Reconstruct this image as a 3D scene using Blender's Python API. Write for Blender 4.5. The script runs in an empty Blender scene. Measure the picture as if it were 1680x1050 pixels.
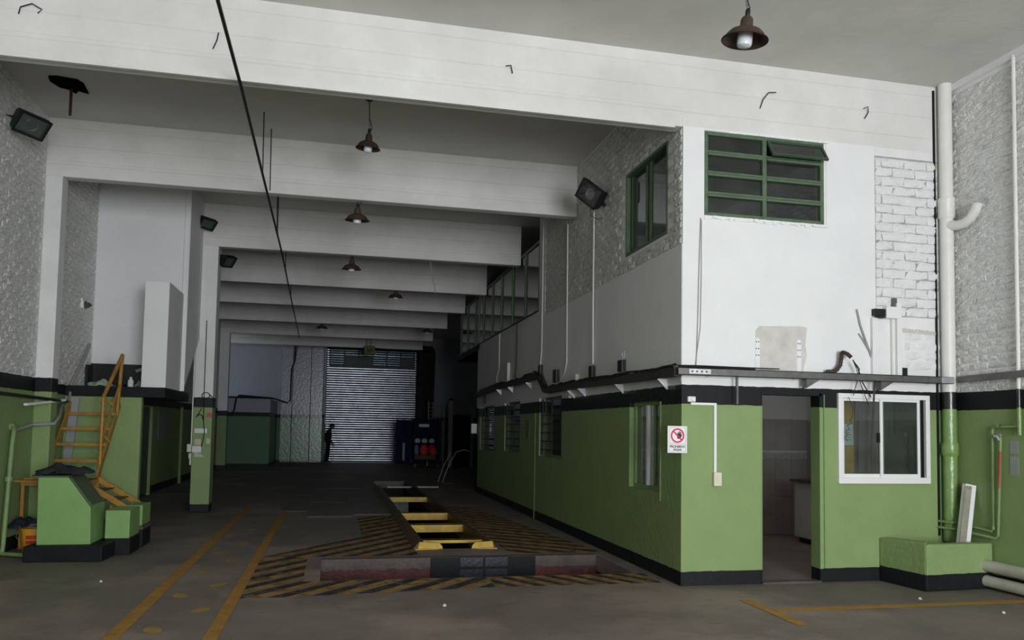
import bpy, bmesh, math, random
from mathutils import Vector, Matrix
random.seed(7)
S = bpy.context.scene
COL = S.collection

# ------------------------------------------------------------------ camera
# phone held at 1.65 m near the street gate, picture cropped (hence the shift)
cd = bpy.data.cameras.new('camera'); cam = bpy.data.objects.new('camera', cd); COL.objects.link(cam)
def cam_rot(a, b, c):
    ca, sa, cb, sb, cc, sc = math.cos(a), math.sin(a), math.cos(b), math.sin(b), math.cos(c), math.sin(c)
    Ry = Matrix(((ca, 0, -sa), (0, 1, 0), (sa, 0, ca)))
    Rx = Matrix(((1, 0, 0), (0, cb, sb), (0, -sb, cb)))
    Rz = Matrix(((cc, -sc, 0), (sc, cc, 0), (0, 0, 1)))
    return Rz @ Rx @ Ry
R = cam_rot(.2203, .05879, .01728)
w = lambda r: Vector((r[0], r[2], -r[1]))
rx, ry, rz = w(R[0]), -w(R[1]), -w(R[2])
cam.matrix_world = Matrix(((rx.x, ry.x, rz.x, 0), (rx.y, ry.y, rz.y, 0), (rx.z, ry.z, rz.z, 1.65), (0, 0, 0, 1)))
cd.sensor_width = 36; cd.lens = 1297.3 / 1680 * 36
cd.shift_y = 102.8 / 1680
cd.clip_start = .05; cd.clip_end = 200
S.camera = cam

# ------------------------------------------------------------------ light
S.view_settings.view_transform = 'Standard'; S.view_settings.look = 'None'
S.view_settings.gamma = 1; S.view_settings.use_curve_mapping = False
S.view_settings.exposure = 0.0
W = bpy.data.worlds.new('overcast_sky'); S.world = W; W.use_nodes = True
W.node_tree.nodes['Background'].inputs[0].default_value = (.86, .93, 1, 1)
W.node_tree.nodes['Background'].inputs[1].default_value = .3
# daylight coming in through the open street gate behind the photographer
ld = bpy.data.lights.new('gate_daylight', 'AREA'); ld.shape = 'RECTANGLE'
ld.size = 5.0; ld.size_y = 3.7; ld.energy = 1340; ld.color = (.93, .97, 1.0)
lo = bpy.data.objects.new('gate_daylight', ld); COL.objects.link(lo)
lo.location = (3.0, -6.9, 2.2); lo.rotation_euler = (math.radians(90), 0, 0)

# ------------------------------------------------------------------ materials
def mat(name, col, rough=.7, metal=0, var=.12, vscale=3, bump=0, bscale=40, spec=.35, dirt=None, dscale=1.2, damt=.4, detail=6, coord='Object'):
    m = bpy.data.materials.new(name); m.use_nodes = True
    nt = m.node_tree; N = nt.nodes; L = nt.links; b = N['Principled BSDF']
    b.inputs['Roughness'].default_value = rough; b.inputs['Metallic'].default_value = metal
    b.inputs['Specular IOR Level'].default_value = spec
    geo = N.new('ShaderNodeNewGeometry')
    pos = geo.outputs['Position']
    n = N.new('ShaderNodeTexNoise'); n.inputs['Scale'].default_value = vscale; n.inputs['Detail'].default_value = detail
    n.inputs['Roughness'].default_value = .6
    L.new(pos, n.inputs['Vector'])
    r = N.new('ShaderNodeMapRange'); r.inputs[1].default_value = .3; r.inputs[2].default_value = .7
    r.inputs[3].default_value = 1 - var; r.inputs[4].default_value = 1 + var * .6
    L.new(n.outputs[0], r.inputs[0])
    mx = N.new('ShaderNodeMix'); mx.data_type = 'RGBA'; mx.blend_type = 'MULTIPLY'; mx.inputs[0].default_value = 1
    mx.inputs[6].default_value = (*col, 1); L.new(r.outputs[0], mx.inputs[7])
    out = mx.outputs[2]
    if dirt:
        d = N.new('ShaderNodeTexNoise'); d.inputs['Scale'].default_value = dscale; d.inputs['Detail'].default_value = 9
        d.inputs['Roughness'].default_value = .68; L.new(pos, d.inputs['Vector'])
        dr = N.new('ShaderNodeMapRange'); dr.inputs[1].default_value = .32; dr.inputs[2].default_value = .72
        dr.inputs[3].default_value = 0; dr.inputs[4].default_value = damt; L.new(d.outputs[0], dr.inputs[0])
        m2 = N.new('ShaderNodeMix'); m2.data_type = 'RGBA'; L.new(dr.outputs[0], m2.inputs[0])
        L.new(out, m2.inputs[6]); m2.inputs[7].default_value = (*dirt, 1); out = m2.outputs[2]
    L.new(out, b.inputs['Base Color'])
    if bump:
        bn = N.new('ShaderNodeTexNoise'); bn.inputs['Scale'].default_value = bscale; bn.inputs['Detail'].default_value = 5
        L.new(pos, bn.inputs['Vector'])
        bp = N.new('ShaderNodeBump'); bp.inputs['Strength'].default_value = 1; bp.inputs['Distance'].default_value = bump
        L.new(bn.outputs[0], bp.inputs['Height']); L.new(bp.outputs[0], b.inputs['Normal'])
    m['out'] = 1
    return m

WHITE = (.80, .80, .80); GREEN = (.24, .335, .14); BLACK = (.011, .012, .015)
def banded(name, levels, rough=.55, bump=.004, bscale=14, white=WHITE, green=GREEN, spec=.22):
    """wall painted in horizontal bands: green dado, black lines, white above"""
    m = mat(name, (1, 1, 1), rough=rough, var=.07, vscale=2.2, bump=bump, bscale=bscale, spec=spec)
    nt = m.node_tree; N = nt.nodes; L = nt.links
    mx = [n for n in N if n.type == 'MIX'][0]
    geo = [n for n in N if n.type == 'NEW_GEOMETRY'][0]
    sep = N.new('ShaderNodeSeparateXYZ'); L.new(geo.outputs['Position'], sep.inputs[0])
    wn = N.new('ShaderNodeTexNoise'); wn.inputs['Scale'].default_value = 9; wn.inputs['Detail'].default_value = 4; L.new(geo.outputs['Position'], wn.inputs['Vector'])
    ma = N.new('ShaderNodeMath'); ma.operation = 'MULTIPLY_ADD'; ma.inputs[1].default_value = .022
    L.new(wn.outputs[0], ma.inputs[0]); L.new(sep.outputs[2], ma.inputs[2])
    sc = N.new('ShaderNodeMath'); sc.operation = 'MULTIPLY'; sc.inputs[1].default_value = 1 / 6.0; L.new(ma.outputs[0], sc.inputs[0])
    cr = N.new('ShaderNodeValToRGB'); cr.color_ramp.interpolation = 'CONSTANT'
    cs = {'w': white, 'g': green, 'k': BLACK}
    e = cr.color_ramp.elements
    first = True
    for z, c in levels:
        if first: el = e[0]; first = False; el.position = 0
        else: el = e.new((z + .011) / 6.0)
        el.color = (*cs[c], 1)
    e.remove([x for x in e if x.position > .999][0]) if len(e) > len(levels) else None
    L.new(sc.outputs[0], cr.inputs[0]); L.new(cr.outputs[0], mx.inputs[6])
    # scuffs in the paint
    sn = N.new('ShaderNodeTexNoise'); sn.inputs['Scale'].default_value = 5; sn.inputs['Detail'].default_value = 12; sn.inputs['Roughness'].default_value = .75
    L.new(geo.outputs['Position'], sn.inputs['Vector'])
    sr = N.new('ShaderNodeMapRange'); sr.inputs[1].default_value = .64; sr.inputs[2].default_value = .74; sr.inputs[3].default_value = 0; sr.inputs[4].default_value = .35
    L.new(sn.outputs[0], sr.inputs[0])
    m3 = N.new('ShaderNodeMix'); m3.data_type = 'RGBA'; L.new(sr.outputs[0], m3.inputs[0]); L.new(mx.outputs[2], m3.inputs[6]); m3.inputs[7].default_value = (.45, .47, .42, 1)
    L.new(m3.outputs[2], N['Principled BSDF'].inputs['Base Color'])
    return m
LV = [(0, 'k'), (.15, 'g'), (1.955, 'k'), (2.15, 'w')]
M = {}
M['wall'] = banded('painted_wall', LV)
M['wall_left'] = banded('painted_rough_wall', [(0, 'k'), (.17, 'g'), (2.05, 'k'), (2.22, 'w')], bump=.006, bscale=22)
M['wall_rough'] = banded('painted_brick_wall', LV, bump=.012, bscale=26, rough=.5)
M['block'] = banded('painted_block', [(0, 'k'), (.20, 'g')], bump=.006)
M['planter'] = banded('painted_planter', [(0, 'k'), (.17, 'g')], bump=.01, bscale=18)
M['pillar'] = banded('painted_pillar', [(0, 'k'), (.14, 'g'), (1.95, 'k'), (2.13, 'w')], bump=.004, rough=.4)
M['backwall'] = banded('dim_blue_back_wall', [(0, 'k'), (.10, 'g'), (1.97, 'k'), (2.14, 'w')], bump=.006, bscale=6, rough=.5, green=(.11, .22, .125), white=(.36, .385, .45))  # white and green darkened and blued: the far light put into colour
M['backgloss'] = banded('dim_blue_glossy_panel', [(0, 'k'), (.08, 'g'), (1.97, 'k'), (2.14, 'w')], bump=.006, bscale=9, rough=.26, green=(.13, .26, .16), white=(.30, .32, .37), spec=.7)  # far dimness and blue put into the panel colours as well
M['white'] = mat('white_paint', WHITE, .6, var=.06, vscale=2, bump=.004, bscale=20)
M['plaster'] = mat('white_plaster', (.82, .82, .83), .7, var=.05, vscale=1.5, bump=.003, bscale=10)
M['brick'] = mat('white_painted_brick', (.78, .78, .76), .5, var=.10, vscale=6, bump=.02, bscale=34, dirt=(.35, .33, .30), dscale=5, damt=.35, spec=.5)
M['brick_clean'] = mat('clean_white_brick', (.80, .80, .80), .6, var=.05, vscale=5, bump=.016, bscale=22, dirt=(.5, .5, .5), dscale=6, damt=.2)
M['brick_side'] = mat('grey_white_painted_brick', (.72, .71, .68), .5, var=.12, vscale=6, bump=.02, bscale=30, dirt=(.3, .28, .26), dscale=4, damt=.45, spec=.5)
M['beam'] = mat('white_beam_paint', (.80, .79, .77), .7, var=.08, vscale=1.3, bump=.005, bscale=12, dirt=(.45, .42, .38), dscale=.9, damt=.35)
M['ceiling'] = mat('ceiling_paint', (.66, .645, .61), .8, var=.08, vscale=1.1, bump=.004, bscale=10, dirt=(.4, .38, .34), dscale=.7, damt=.3)
def formwork(m, axis, step, amt=.004):
    """fine board-mark lines left in the concrete by the shuttering"""
    nt = m.node_tree; N = nt.nodes; L = nt.links
    geo = [n for n in N if n.type == 'NEW_GEOMETRY'][0]; bp = [n for n in N if n.type == 'BUMP'][0]
    sep = N.new('ShaderNodeSeparateXYZ'); L.new(geo.outputs['Position'], sep.inputs[0])
    a = N.new('ShaderNodeMath'); a.operation = 'DIVIDE'; a.inputs[1].default_value = step; L.new(sep.outputs[axis], a.inputs[0])
    f = N.new('ShaderNodeMath'); f.operation = 'FRACT'; L.new(a.outputs[0], f.inputs[0])
    g = N.new('ShaderNodeMath'); g.operation = 'LESS_THAN'; g.inputs[1].default_value = .035; L.new(f.outputs[0], g.inputs[0])
    b2 = N.new('ShaderNodeBump'); b2.inputs['Distance'].default_value = amt; b2.invert = True
    L.new(g.outputs[0], b2.inputs['Height']); L.new(bp.outputs[0], b2.inputs['Normal']); L.new(b2.outputs[0], N['Principled BSDF'].inputs['Normal'])
formwork(M['beam'], 2, .26); formwork(M['ceiling'], 1, .55)
M['floor'] = mat('concrete_floor', (.235, .200, .178), .62, var=.22, vscale=.9, bump=.004, bscale=25, dirt=(.115, .098, .088), dscale=.8, damt=.75, detail=10, spec=.4)
M['floor_old'] = mat('worn_slab_concrete', (.20, .18, .165), .6, var=.35, vscale=2.2, bump=.012, bscale=12, dirt=(.08, .07, .065), dscale=2.5, damt=.7, detail=10)
M['conc'] = mat('broken_concrete', (.14, .11, .10), .7, var=.3, vscale=8, bump=.015, bscale=40, dirt=(.07, .06, .055), dscale=5, damt=.8)
M['redlead'] = mat('old_red_paint', (.13, .022, .02), .5, var=.4, vscale=7, bump=.006, bscale=30, dirt=(.02, .016, .016), dscale=5, damt=.8)
M['pitdark'] = mat('oily_pit_wall', (.045, .04, .036), .6, spec=.2, var=.4, vscale=3, bump=.006, bscale=20, dirt=(.012, .012, .012), dscale=2, damt=.9)
M['bluetile'] = mat('blue_black_tile', (.016, .022, .029), .4, var=.5, vscale=10, bump=.003, bscale=30, spec=.35)
M['blackpaint'] = mat('black_paint', BLACK, .6, spec=.2, var=.3, vscale=5, bump=.004, bscale=20)
M['tile'] = mat('mauve_wall_tile', (.33, .285, .285), .3, var=.14, vscale=3.5, bump=.001, bscale=8, spec=.5)
M['frieze'] = mat('patterned_frieze_tile', (.42, .39, .39), .35, var=.45, vscale=38, bump=.002, bscale=60)
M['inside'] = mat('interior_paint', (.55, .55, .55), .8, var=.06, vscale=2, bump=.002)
M['insidedark'] = mat('dim_interior_paint', (.30, .31, .31), .8, var=.1, vscale=2, bump=.002)  # grey for fittings; on room walls their dimness is put into the colour
M['greenframe'] = mat('green_window_paint', (.10, .155, .09), .5, var=.25, vscale=14, bump=.003, bscale=40)
M['greendark'] = mat('dark_green_frame', (.05, .085, .05), .45, var=.2, vscale=14)
M['pvcwhite'] = mat('white_pipe', (.78, .77, .73), .4, var=.06, vscale=6, spec=.5)
M['pvcgreen'] = mat('green_painted_pipe', (.20, .32, .10), .28, var=.15, vscale=10, bump=.006, bscale=24, spec=.7)
M['pvcgreendull'] = mat('dull_green_painted_pipe', (.22, .32, .13), .4, var=.15, vscale=10, bump=.003, bscale=30)
M['pvcblack'] = mat('black_painted_pipe', (.015, .015, .018), .25, bump=.004, bscale=24, spec=.7)
M['pvcgrey'] = mat('greenish_grey_pipe', (.42, .42, .34), .45, var=.12, vscale=8, bump=.002)
M['alu'] = mat('white_lacquered_frame', (.82, .82, .83), .35, var=.03, vscale=4, spec=.5)
M['steel'] = mat('dull_galvanised_steel', (.17, .165, .16), .45, metal=.6, var=.25, vscale=14, bump=.002, bscale=40)
M['lightsteel'] = mat('bare_galvanised_steel', (.62, .63, .66), .35, metal=.7, var=.15, vscale=14)
M['trunk'] = mat('brown_cable_trunk', (.055, .046, .04), .6, var=.35, vscale=16, bump=.006, bscale=30)
M['hole_dark'] = mat('hole_shade_black', (.006, .006, .006), .95, spec=0)  # flat black that paints the dark inside the ceiling hole
M['blackmetal'] = mat('black_metal', (.012, .012, .013), .45, var=.2, vscale=9)
M['cable'] = mat('black_cable', (.012, .012, .012), .5)
M['greycable'] = mat('grey_cable', (.32, .31, .30), .6)
M['rust'] = mat('rusted_enamel', (.055, .038, .03), .55, var=.4, vscale=25, bump=.002, bscale=60, dirt=(.10, .05, .03), dscale=14, damt=.5)
M['yellow'] = mat('yellow_steel_paint', (.68, .44, .03), .4, var=.15, vscale=9, dirt=(.14, .08, .03), dscale=5, damt=.6, bump=.002)
M['dirtyyellow'] = mat('grimy_yellow_steel', (.15, .095, .028), .5, var=.4, vscale=6, dirt=(.03, .02, .015), dscale=4, damt=.8, bump=.004, bscale=30)
M['orange'] = mat('orange_yellow_paint', (.46, .24, .035), .42, var=.12, vscale=12, dirt=(.12, .06, .03), dscale=9, damt=.55)
M['orangedoor'] = mat('ochre_door_paint', (.58, .33, .06), .5, var=.06, vscale=4)
M['paper'] = mat('white_paper', (.72, .74, .74), .7, var=.03)
M['papercream'] = mat('cream_card', (.55, .52, .38), .7, var=.05)
M['red'] = mat('red_tape', (.55, .07, .10), .5, var=.05)
M['ink'] = mat('black_ink', (.03, .03, .035), .6, var=.02)
M['signwhite'] = mat('sign_white_plastic', (.85, .83, .84), .4, var=.02)
M['signred'] = mat('sign_red', (.70, .02, .09), .4, var=.02)
M['signgrey'] = mat('sign_grey_line', (.35, .35, .36), .5, var=.02)
M['ivory'] = mat('ivory_plastic', (.70, .67, .55), .35, var=.03)
M['opal'] = mat('opal_glass', (.72, .76, .80), .15, var=.03, spec=.6)
M['cloth'] = mat('dark_rag', (.022, .024, .03), .9, var=.3, vscale=12, bump=.01, bscale=20)
M['bluecloth'] = mat('navy_plastic_bag', (.016, .022, .045), .35, var=.3, vscale=12, bump=.01, bscale=20, spec=.6)
M['bucket'] = mat('yellow_bucket_plastic', (.68, .36, .03), .4, var=.06)
M['bucketred'] = mat('red_label_print', (.55, .05, .02), .45, var=.1)
M['cablight'] = mat('pale_worn_green', (.40, .52, .34), .5, var=.2, vscale=10)
M['cabgreen'] = mat('console_green_paint', (.20, .36, .115), .42, var=.07, vscale=4, bump=.002, bscale=20, dirt=(.42, .55, .36), dscale=1.7, damt=.12)
M['cabdark'] = mat('console_dark_green_panel', (.09, .13, .075), .5, var=.1)
M['wood'] = mat('old_wood', (.10, .065, .04), .6, var=.3, vscale=12, bump=.003)
M['counter'] = mat('white_counter_panel', (.62, .60, .56), .5, var=.05)
M['tube'] = mat('fluorescent_fitting_enamel', (.82, .83, .84), .35, var=.04)
M['tubein'] = mat('fitting_inner_metal', (.33, .30, .25), .5, var=.2, vscale=12)
M['shutter'] = mat('galvanised_shutter', (.66, .70, .80), .27, metal=.9, var=.3, vscale=3, bump=.003, bscale=8)
M['bluesteel'] = mat('navy_steel', (.009, .014, .045), .7, var=.2, spec=.15)
M['redbag'] = mat('red_bag', (.62, .05, .035), .6, var=.25, vscale=8, bump=.01, bscale=12)
M['bluebag'] = mat('grey_blue_bag', (.16, .22, .32), .6, var=.25, vscale=8, bump=.01, bscale=12)
M['whitebag'] = mat('white_bag', (.55, .56, .60), .6, var=.2, vscale=8, bump=.01, bscale=12)
M['cardboard'] = mat('brown_cardboard', (.14, .085, .045), .8, var=.15)
M['motorpaint'] = mat('dark_yellow_housing', (.20, .17, .06), .6, var=.2)
M['darkcloth'] = mat('black_clothing', (.010, .010, .012), .9, var=.2)
M['skin'] = mat('skin', (.22, .12, .08), .6, var=.05)
M['hair'] = mat('black_hair', (.008, .007, .007), .7, var=.2)
M['redrubber'] = mat('red_paint_streak', (.40, .06, .04), .5, var=.2)
M['mortar'] = mat('shadowed_mortar', (.42, .41, .40), .8, var=.3, vscale=7, bump=.01, bscale=30)
M['patch'] = mat('bare_plaster_patch', (.60, .56, .52), .85, var=.12, vscale=6, bump=.004, bscale=20, dirt=(.72, .71, .70), dscale=3, damt=.6)
M['asphalt'] = mat('street_asphalt', (.18, .18, .18), .9, var=.2)
M['footy'] = mat('yellow_paint_print', (.34, .24, .085), .7, var=.25, vscale=9)

def worn(name, col, cover=.42, soft=.12, scale=7, alpha=1):
    """thin worn paint film: bare floor shows through where it has rubbed off"""
    m = mat(name, col, .65, var=.25, vscale=5, bump=.001)
    m.node_tree.links
    nt = m.node_tree; N = nt.nodes; L = nt.links
    geo = [n for n in N if n.type == 'NEW_GEOMETRY'][0]
    n = N.new('ShaderNodeTexNoise'); n.inputs['Scale'].default_value = scale; n.inputs['Detail'].default_value = 12; n.inputs['Roughness'].default_value = .7
    L.new(geo.outputs['Position'], n.inputs['Vector'])
    r = N.new('ShaderNodeMapRange'); r.inputs[1].default_value = cover - soft; r.inputs[2].default_value = cover + soft
    r.inputs[4].default_value = alpha
    L.new(n.outputs[0], r.inputs[0]); L.new(r.outputs[0], N['Principled BSDF'].inputs['Alpha'])
    return m
M['line'] = worn('worn_yellow_floor_paint', (.38, .205, .04), .30, .12)
M['hatchy'] = worn('worn_yellow_hatch_paint', (.33, .195, .05), .40, .14, 5)
M['hatchk'] = worn('worn_black_hatch_paint', (.045, .038, .038), .46, .14, 5, .7)
M['footprint'] = worn('worn_yellow_print_paint', (.36, .24, .07), .28, .12, 9)
M['stain'] = worn('oil_stain', (.09, .08, .072), .5, .25, 1.3, .45)
M['patchfloor'] = worn('pale_floor_repair', (.27, .225, .195), .5, .2, 3, .45)

def glass(name, tint=(.75, .8, .8), rough=.02, refl=.9, dust=.12):
    m = bpy.data.materials.new(name); m.use_nodes = True; nt = m.node_tree; N = nt.nodes; L = nt.links
    N.remove(N['Principled BSDF']); o = N['Material Output']
    t = N.new('ShaderNodeBsdfTransparent'); t.inputs[0].default_value = (*tint, 1)
    g = N.new('ShaderNodeBsdfGlossy'); g.inputs['Roughness'].default_value = rough; g.inputs[0].default_value = (refl, refl, refl, 1)
    ge = N.new('ShaderNodeNewGeometry'); dt = N.new('ShaderNodeVectorMath'); dt.operation = 'DOT_PRODUCT'
    L.new(ge.outputs['Incoming'], dt.inputs[0]); L.new(ge.outputs['Normal'], dt.inputs[1])
    ab = N.new('ShaderNodeMath'); ab.operation = 'ABSOLUTE'; L.new(dt.outputs['Value'], ab.inputs[0])
    iv = N.new('ShaderNodeMath'); iv.operation = 'SUBTRACT'; iv.inputs[0].default_value = 1; L.new(ab.outputs[0], iv.inputs[1])
    pw = N.new('ShaderNodeMath'); pw.operation = 'POWER'; pw.inputs[1].default_value = 4; L.new(iv.outputs[0], pw.inputs[0])
    f = N.new('ShaderNodeMath'); f.operation = 'MULTIPLY_ADD'; f.inputs[1].default_value = .9; f.inputs[2].default_value = .06; L.new(pw.outputs[0], f.inputs[0])
    mx = N.new('ShaderNodeMixShader'); L.new(f.outputs[0], mx.inputs[0]); L.new(t.outputs[0], mx.inputs[1]); L.new(g.outputs[0], mx.inputs[2])
    d = N.new('ShaderNodeBsdfDiffuse'); d.inputs[0].default_value = (.35, .36, .35, 1)
    n = N.new('ShaderNodeTexNoise'); n.inputs['Scale'].default_value = 4; n.inputs['Detail'].default_value = 8
    geo = N.new('ShaderNodeNewGeometry'); L.new(geo.outputs['Position'], n.inputs['Vector'])
    r = N.new('ShaderNodeMapRange'); r.inputs[1].default_value = .35; r.inputs[2].default_value = .8; r.inputs[3].default_value = dust * .3; r.inputs[4].default_value = dust
    L.new(n.outputs[0], r.inputs[0])
    m2 = N.new('ShaderNodeMixShader'); L.new(r.outputs[0], m2.inputs[0]); L.new(mx.outputs[0], m2.inputs[1]); L.new(d.outputs[0], m2.inputs[2])
    L.new(m2.outputs[0], o.inputs[0]); return m
M['glass'] = glass('window_glass')
M['glassdark'] = glass('dusty_dark_glass', (.55, .64, .60), .03, .9, .07)

# ------------------------------------------------------------------ mesh helpers
class MB:
    def __init__(s): s.v = []; s.f = []
    def add(s, vs, fs):
        o = len(s.v); s.v += [tuple(v) for v in vs]; s.f += [tuple(i + o for i in f) for f in fs]; return s
    def box(s, x0, x1, y0, y1, z0, z1, mtx=None):
        vs = [Vector(p) for p in ((x0, y0, z0), (x1, y0, z0), (x1, y1, z0), (x0, y1, z0), (x0, y0, z1), (x1, y0, z1), (x1, y1, z1), (x0, y1, z1))]
        if mtx: vs = [mtx @ v for v in vs]
        return s.add(vs, [(0, 3, 2, 1), (4, 5, 6, 7), (0, 1, 5, 4), (1, 2, 6, 5), (2, 3, 7, 6), (3, 0, 4, 7)])
    def bar(s, a, b, w, h=None, up=(0, 0, 1)):
        h = h or w; a = Vector(a); b = Vector(b); d = (b - a).normalized(); u = Vector(up)
        if abs(d.dot(u)) > .98: u = Vector((0, 1, 0))
        r = d.cross(u).normalized() * w / 2; u = r.cross(d).normalized() * h / 2
        vs = [a - r - u, a + r - u, a + r + u, a - r + u, b - r - u, b + r - u, b + r + u, b - r + u]
        return s.add(vs, [(0, 1, 2, 3), (7, 6, 5, 4), (0, 4, 5, 1), (1, 5, 6, 2), (2, 6, 7, 3), (3, 7, 4, 0)])
    def tube(s, pts, r, n=10, rad=None, cap=True):
        pts = [Vector(p) for p in pts]; o = len(s.v); k = len(pts)
        u = None
        for i, p in enumerate(pts):
            d = (pts[min(i + 1, k - 1)] - pts[max(i - 1, 0)]).normalized()
            if u is None:
                t = Vector((0, 0, 1)) if abs(d.z) < .9 else Vector((1, 0, 0))
                u = d.cross(t).normalized()
            else:
                u = (u - d * u.dot(d)).normalized()
            v = d.cross(u); rr = rad[i] if rad else r
            for j in range(n):
                a = 2 * math.pi * j / n; s.v.append(tuple(p + (u * math.cos(a) + v * math.sin(a)) * rr))
        for i in range(k - 1):
            for j in range(n):
                a = o + i * n + j; b = o + i * n + (j + 1) % n; s.f.append((a, b, b + n, a + n))
        if cap:
            s.f.append(tuple(o + j for j in reversed(range(n)))); s.f.append(tuple(o + (k - 1) * n + j for j in range(n)))
        return s
    def lathe(s, prof, c=(0, 0, 0), n=28, mtx=None):
        o = len(s.v); c = Vector(c)
        for r, z in prof:
            for j in range(n):
                a = 2 * math.pi * j / n; p = Vector((r * math.cos(a), r * math.sin(a), z))
                if mtx: p = mtx @ p
                s.v.append(tuple(p + c))
        for i in range(len(prof) - 1):
            for j in range(n):
                a = o + i * n + j; b = o + i * n + (j + 1) % n; s.f.append((a, b, b + n, a + n))
        return s
    def prism(s, poly, fn, t0, t1):
        """poly: 2-D points; fn(u, v, t) -> 3-D"""
        n = len(poly); vs = [fn(u, v, t0) for u, v in poly] + [fn(u, v, t1) for u, v in poly]
        return s.add(vs, [tuple(range(n))[::-1], tuple(range(n, 2 * n))] + [(i, (i + 1) % n, n + (i + 1) % n, n + i) for i in range(n)])
    def mesh(s, name, smooth=False):
        me = bpy.data.meshes.new(name); me.from_pydata(s.v, [], s.f); me.validate()
        bm = bmesh.new(); bm.from_mesh(me); bmesh.ops.recalc_face_normals(bm, faces=bm.faces); bm.to_mesh(me); bm.free()
        if smooth: me.polygons.foreach_set('use_smooth', [True] * len(me.polygons))
        return me
    def obj(s, name, m, parent=None, smooth=False, bevel=0, loc=None, world=False):
        me = s.mesh(name, smooth); me.materials.append(M[m] if isinstance(m, str) else m)
        o = bpy.data.objects.new(name, me); COL.objects.link(o)
        if parent: o.parent = parent
        if loc: o.location = loc
        if world: o.location = -parent.location
        if bevel:
            b = o.modifiers.new('bevel', 'BEVEL'); b.width = bevel; b.segments = 2; b.limit_method = 'ANGLE'; b.angle_limit = .6
        if smooth:
            e = o.modifiers.new('split', 'EDGE_SPLIT'); e.split_angle = .7
        return o
def struct(o): o['kind'] = 'structure'; return o
def tag(o, label, cat, group=None):
    o['label'] = label; o['category'] = cat
    if group: o['group'] = group
    return o
def thing(name, label, cat, loc=(0, 0, 0), rz=0, group=None):
    o = bpy.data.objects.new(name, None); COL.objects.link(o); o.location = loc; o.rotation_euler = (0, 0, rz)
    o.empty_display_size = .05
    return tag(o, label, cat, group)
def swin(name, loc):
    o = bpy.data.objects.new(name, None); COL.objects.link(o); o.location = loc; o.empty_display_size = .05; o['kind'] = 'structure'; return o
def dup(root, loc=None, rz=None, label=None):
    r = root.copy(); COL.objects.link(r)
    if loc is not None: r.location = loc
    if rz is not None: r.rotation_euler = (0, 0, rz)
    if label: r['label'] = label
    for ch in list(root.children):
        c = ch.copy(); COL.objects.link(c); c.parent = r
        for g in ch.children:
            d = g.copy(); COL.objects.link(d); d.parent = c
    return r
def B(name, m, x0, x1, y0, y1, z0, z1, parent=None, bevel=0): return MB().box(x0, x1, y0, y1, z0, z1).obj(name, m, parent, bevel=bevel)
def holed(mb, axis, u0, u1, z0, z1, t0, t1, holes):
    """wall slab with rectangular holes. axis 'x': runs along x, thickness in y; 'y': runs along y, thickness in x; 'z': floor slab (z0,z1 -> y range, t -> z)"""
    us = sorted(set([u0, u1] + [h[0] for h in holes] + [h[1] for h in holes])); us = [u for u in us if u0 <= u <= u1]
    zs = sorted(set([z0, z1] + [h[2] for h in holes] + [h[3] for h in holes])); zs = [z for z in zs if z0 <= z <= z1]
    for i in range(len(us) - 1):
        run = None
        for j in range(len(zs) - 1):
            cu, cz = (us[i] + us[i + 1]) / 2, (zs[j] + zs[j + 1]) / 2
            solid = not any(h[0] < cu < h[1] and h[2] < cz < h[3] for h in holes)
            if solid and run is None: run = zs[j]
            if (not solid or j == len(zs) - 2) and run is not None:
                top = zs[j + 1] if solid else zs[j]
                if axis == 'x': mb.box(us[i], us[i + 1], t0, t1, run, top)
                elif axis == 'y': mb.box(t0, t1, us[i], us[i + 1], run, top)
                else: mb.box(us[i], us[i + 1], run, top, t0, t1)
                run = None
    return mb
PI = math.pi

# ------------------------------------------------------------------ setting: floor, walls, ceiling
CZ = 5.85                                   # ceiling height
XS, YS = 3.68, 7.98                          # outer corner of the office block
XL, XR, YB = -3.98, 7.12, 37.0
# floor slab with the cross trench and the inspection pit cut out
PX0, PX1, PY0, PY1 = 1.22, 2.15, 10.87, 24.5   # pit
TX0, TX1, TY0, TY1 = -.10, 3.46, 8.77, 10.15    # trench
def floor_wear(m):
    nt = m.node_tree; N = nt.nodes; L = nt.links; b = N['Principled BSDF']
    geo = [n for n in N if n.type == 'NEW_GEOMETRY'][0]; src = b.inputs['Base Color'].links[0].from_socket
    def layer(src, scale, vec, lo, hi, amt, col, det=8):
        mp = N.new('ShaderNodeMapping'); mp.inputs['Scale'].default_value = vec; L.new(geo.outputs['Position'], mp.inputs['Vector'])
        n = N.new('ShaderNodeTexNoise'); n.inputs['Scale'].default_value = scale; n.inputs['Detail'].default_value = det; n.inputs['Roughness'].default_value = .65
        L.new(mp.outputs[0], n.inputs['Vector'])
        r = N.new('ShaderNodeMapRange'); r.inputs[1].default_value = lo; r.inputs[2].default_value = hi; r.inputs[3].default_value = 0; r.inputs[4].default_value = amt; L.new(n.outputs[0], r.inputs[0])
        x = N.new('ShaderNodeMix'); x.data_type = 'RGBA'; L.new(r.outputs[0], x.inputs[0]); L.new(src, x.inputs[6]); x.inputs[7].default_value = (*col, 1)
        return x.outputs[2]
    o = layer(src, .42, (1, 1, 1), .50, .60, .65, (.34, .265, .225))
    o = layer(o, .55, (1.3, 1, 1), .56, .64, .55, (.13, .115, .105))
    o = layer(o, 3.2, (1, 2.6, 1), .60, .70, .6, (.08, .07, .065), 10)
    o = layer(o, 9, (1, 1, 1), .66, .72, .5, (.38, .33, .29), 6)
    L.new(o, b.inputs['Base Color'])
floor_wear(M['floor'])
fl = struct(holed(MB(), 'z', -5.2, 8.6, -7.2, 38, -.2, 0, [(PX0, PX1, PY0, PY1), (TX0, TX1, TY0, TY1)]).obj('floor', 'floor'))
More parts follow.
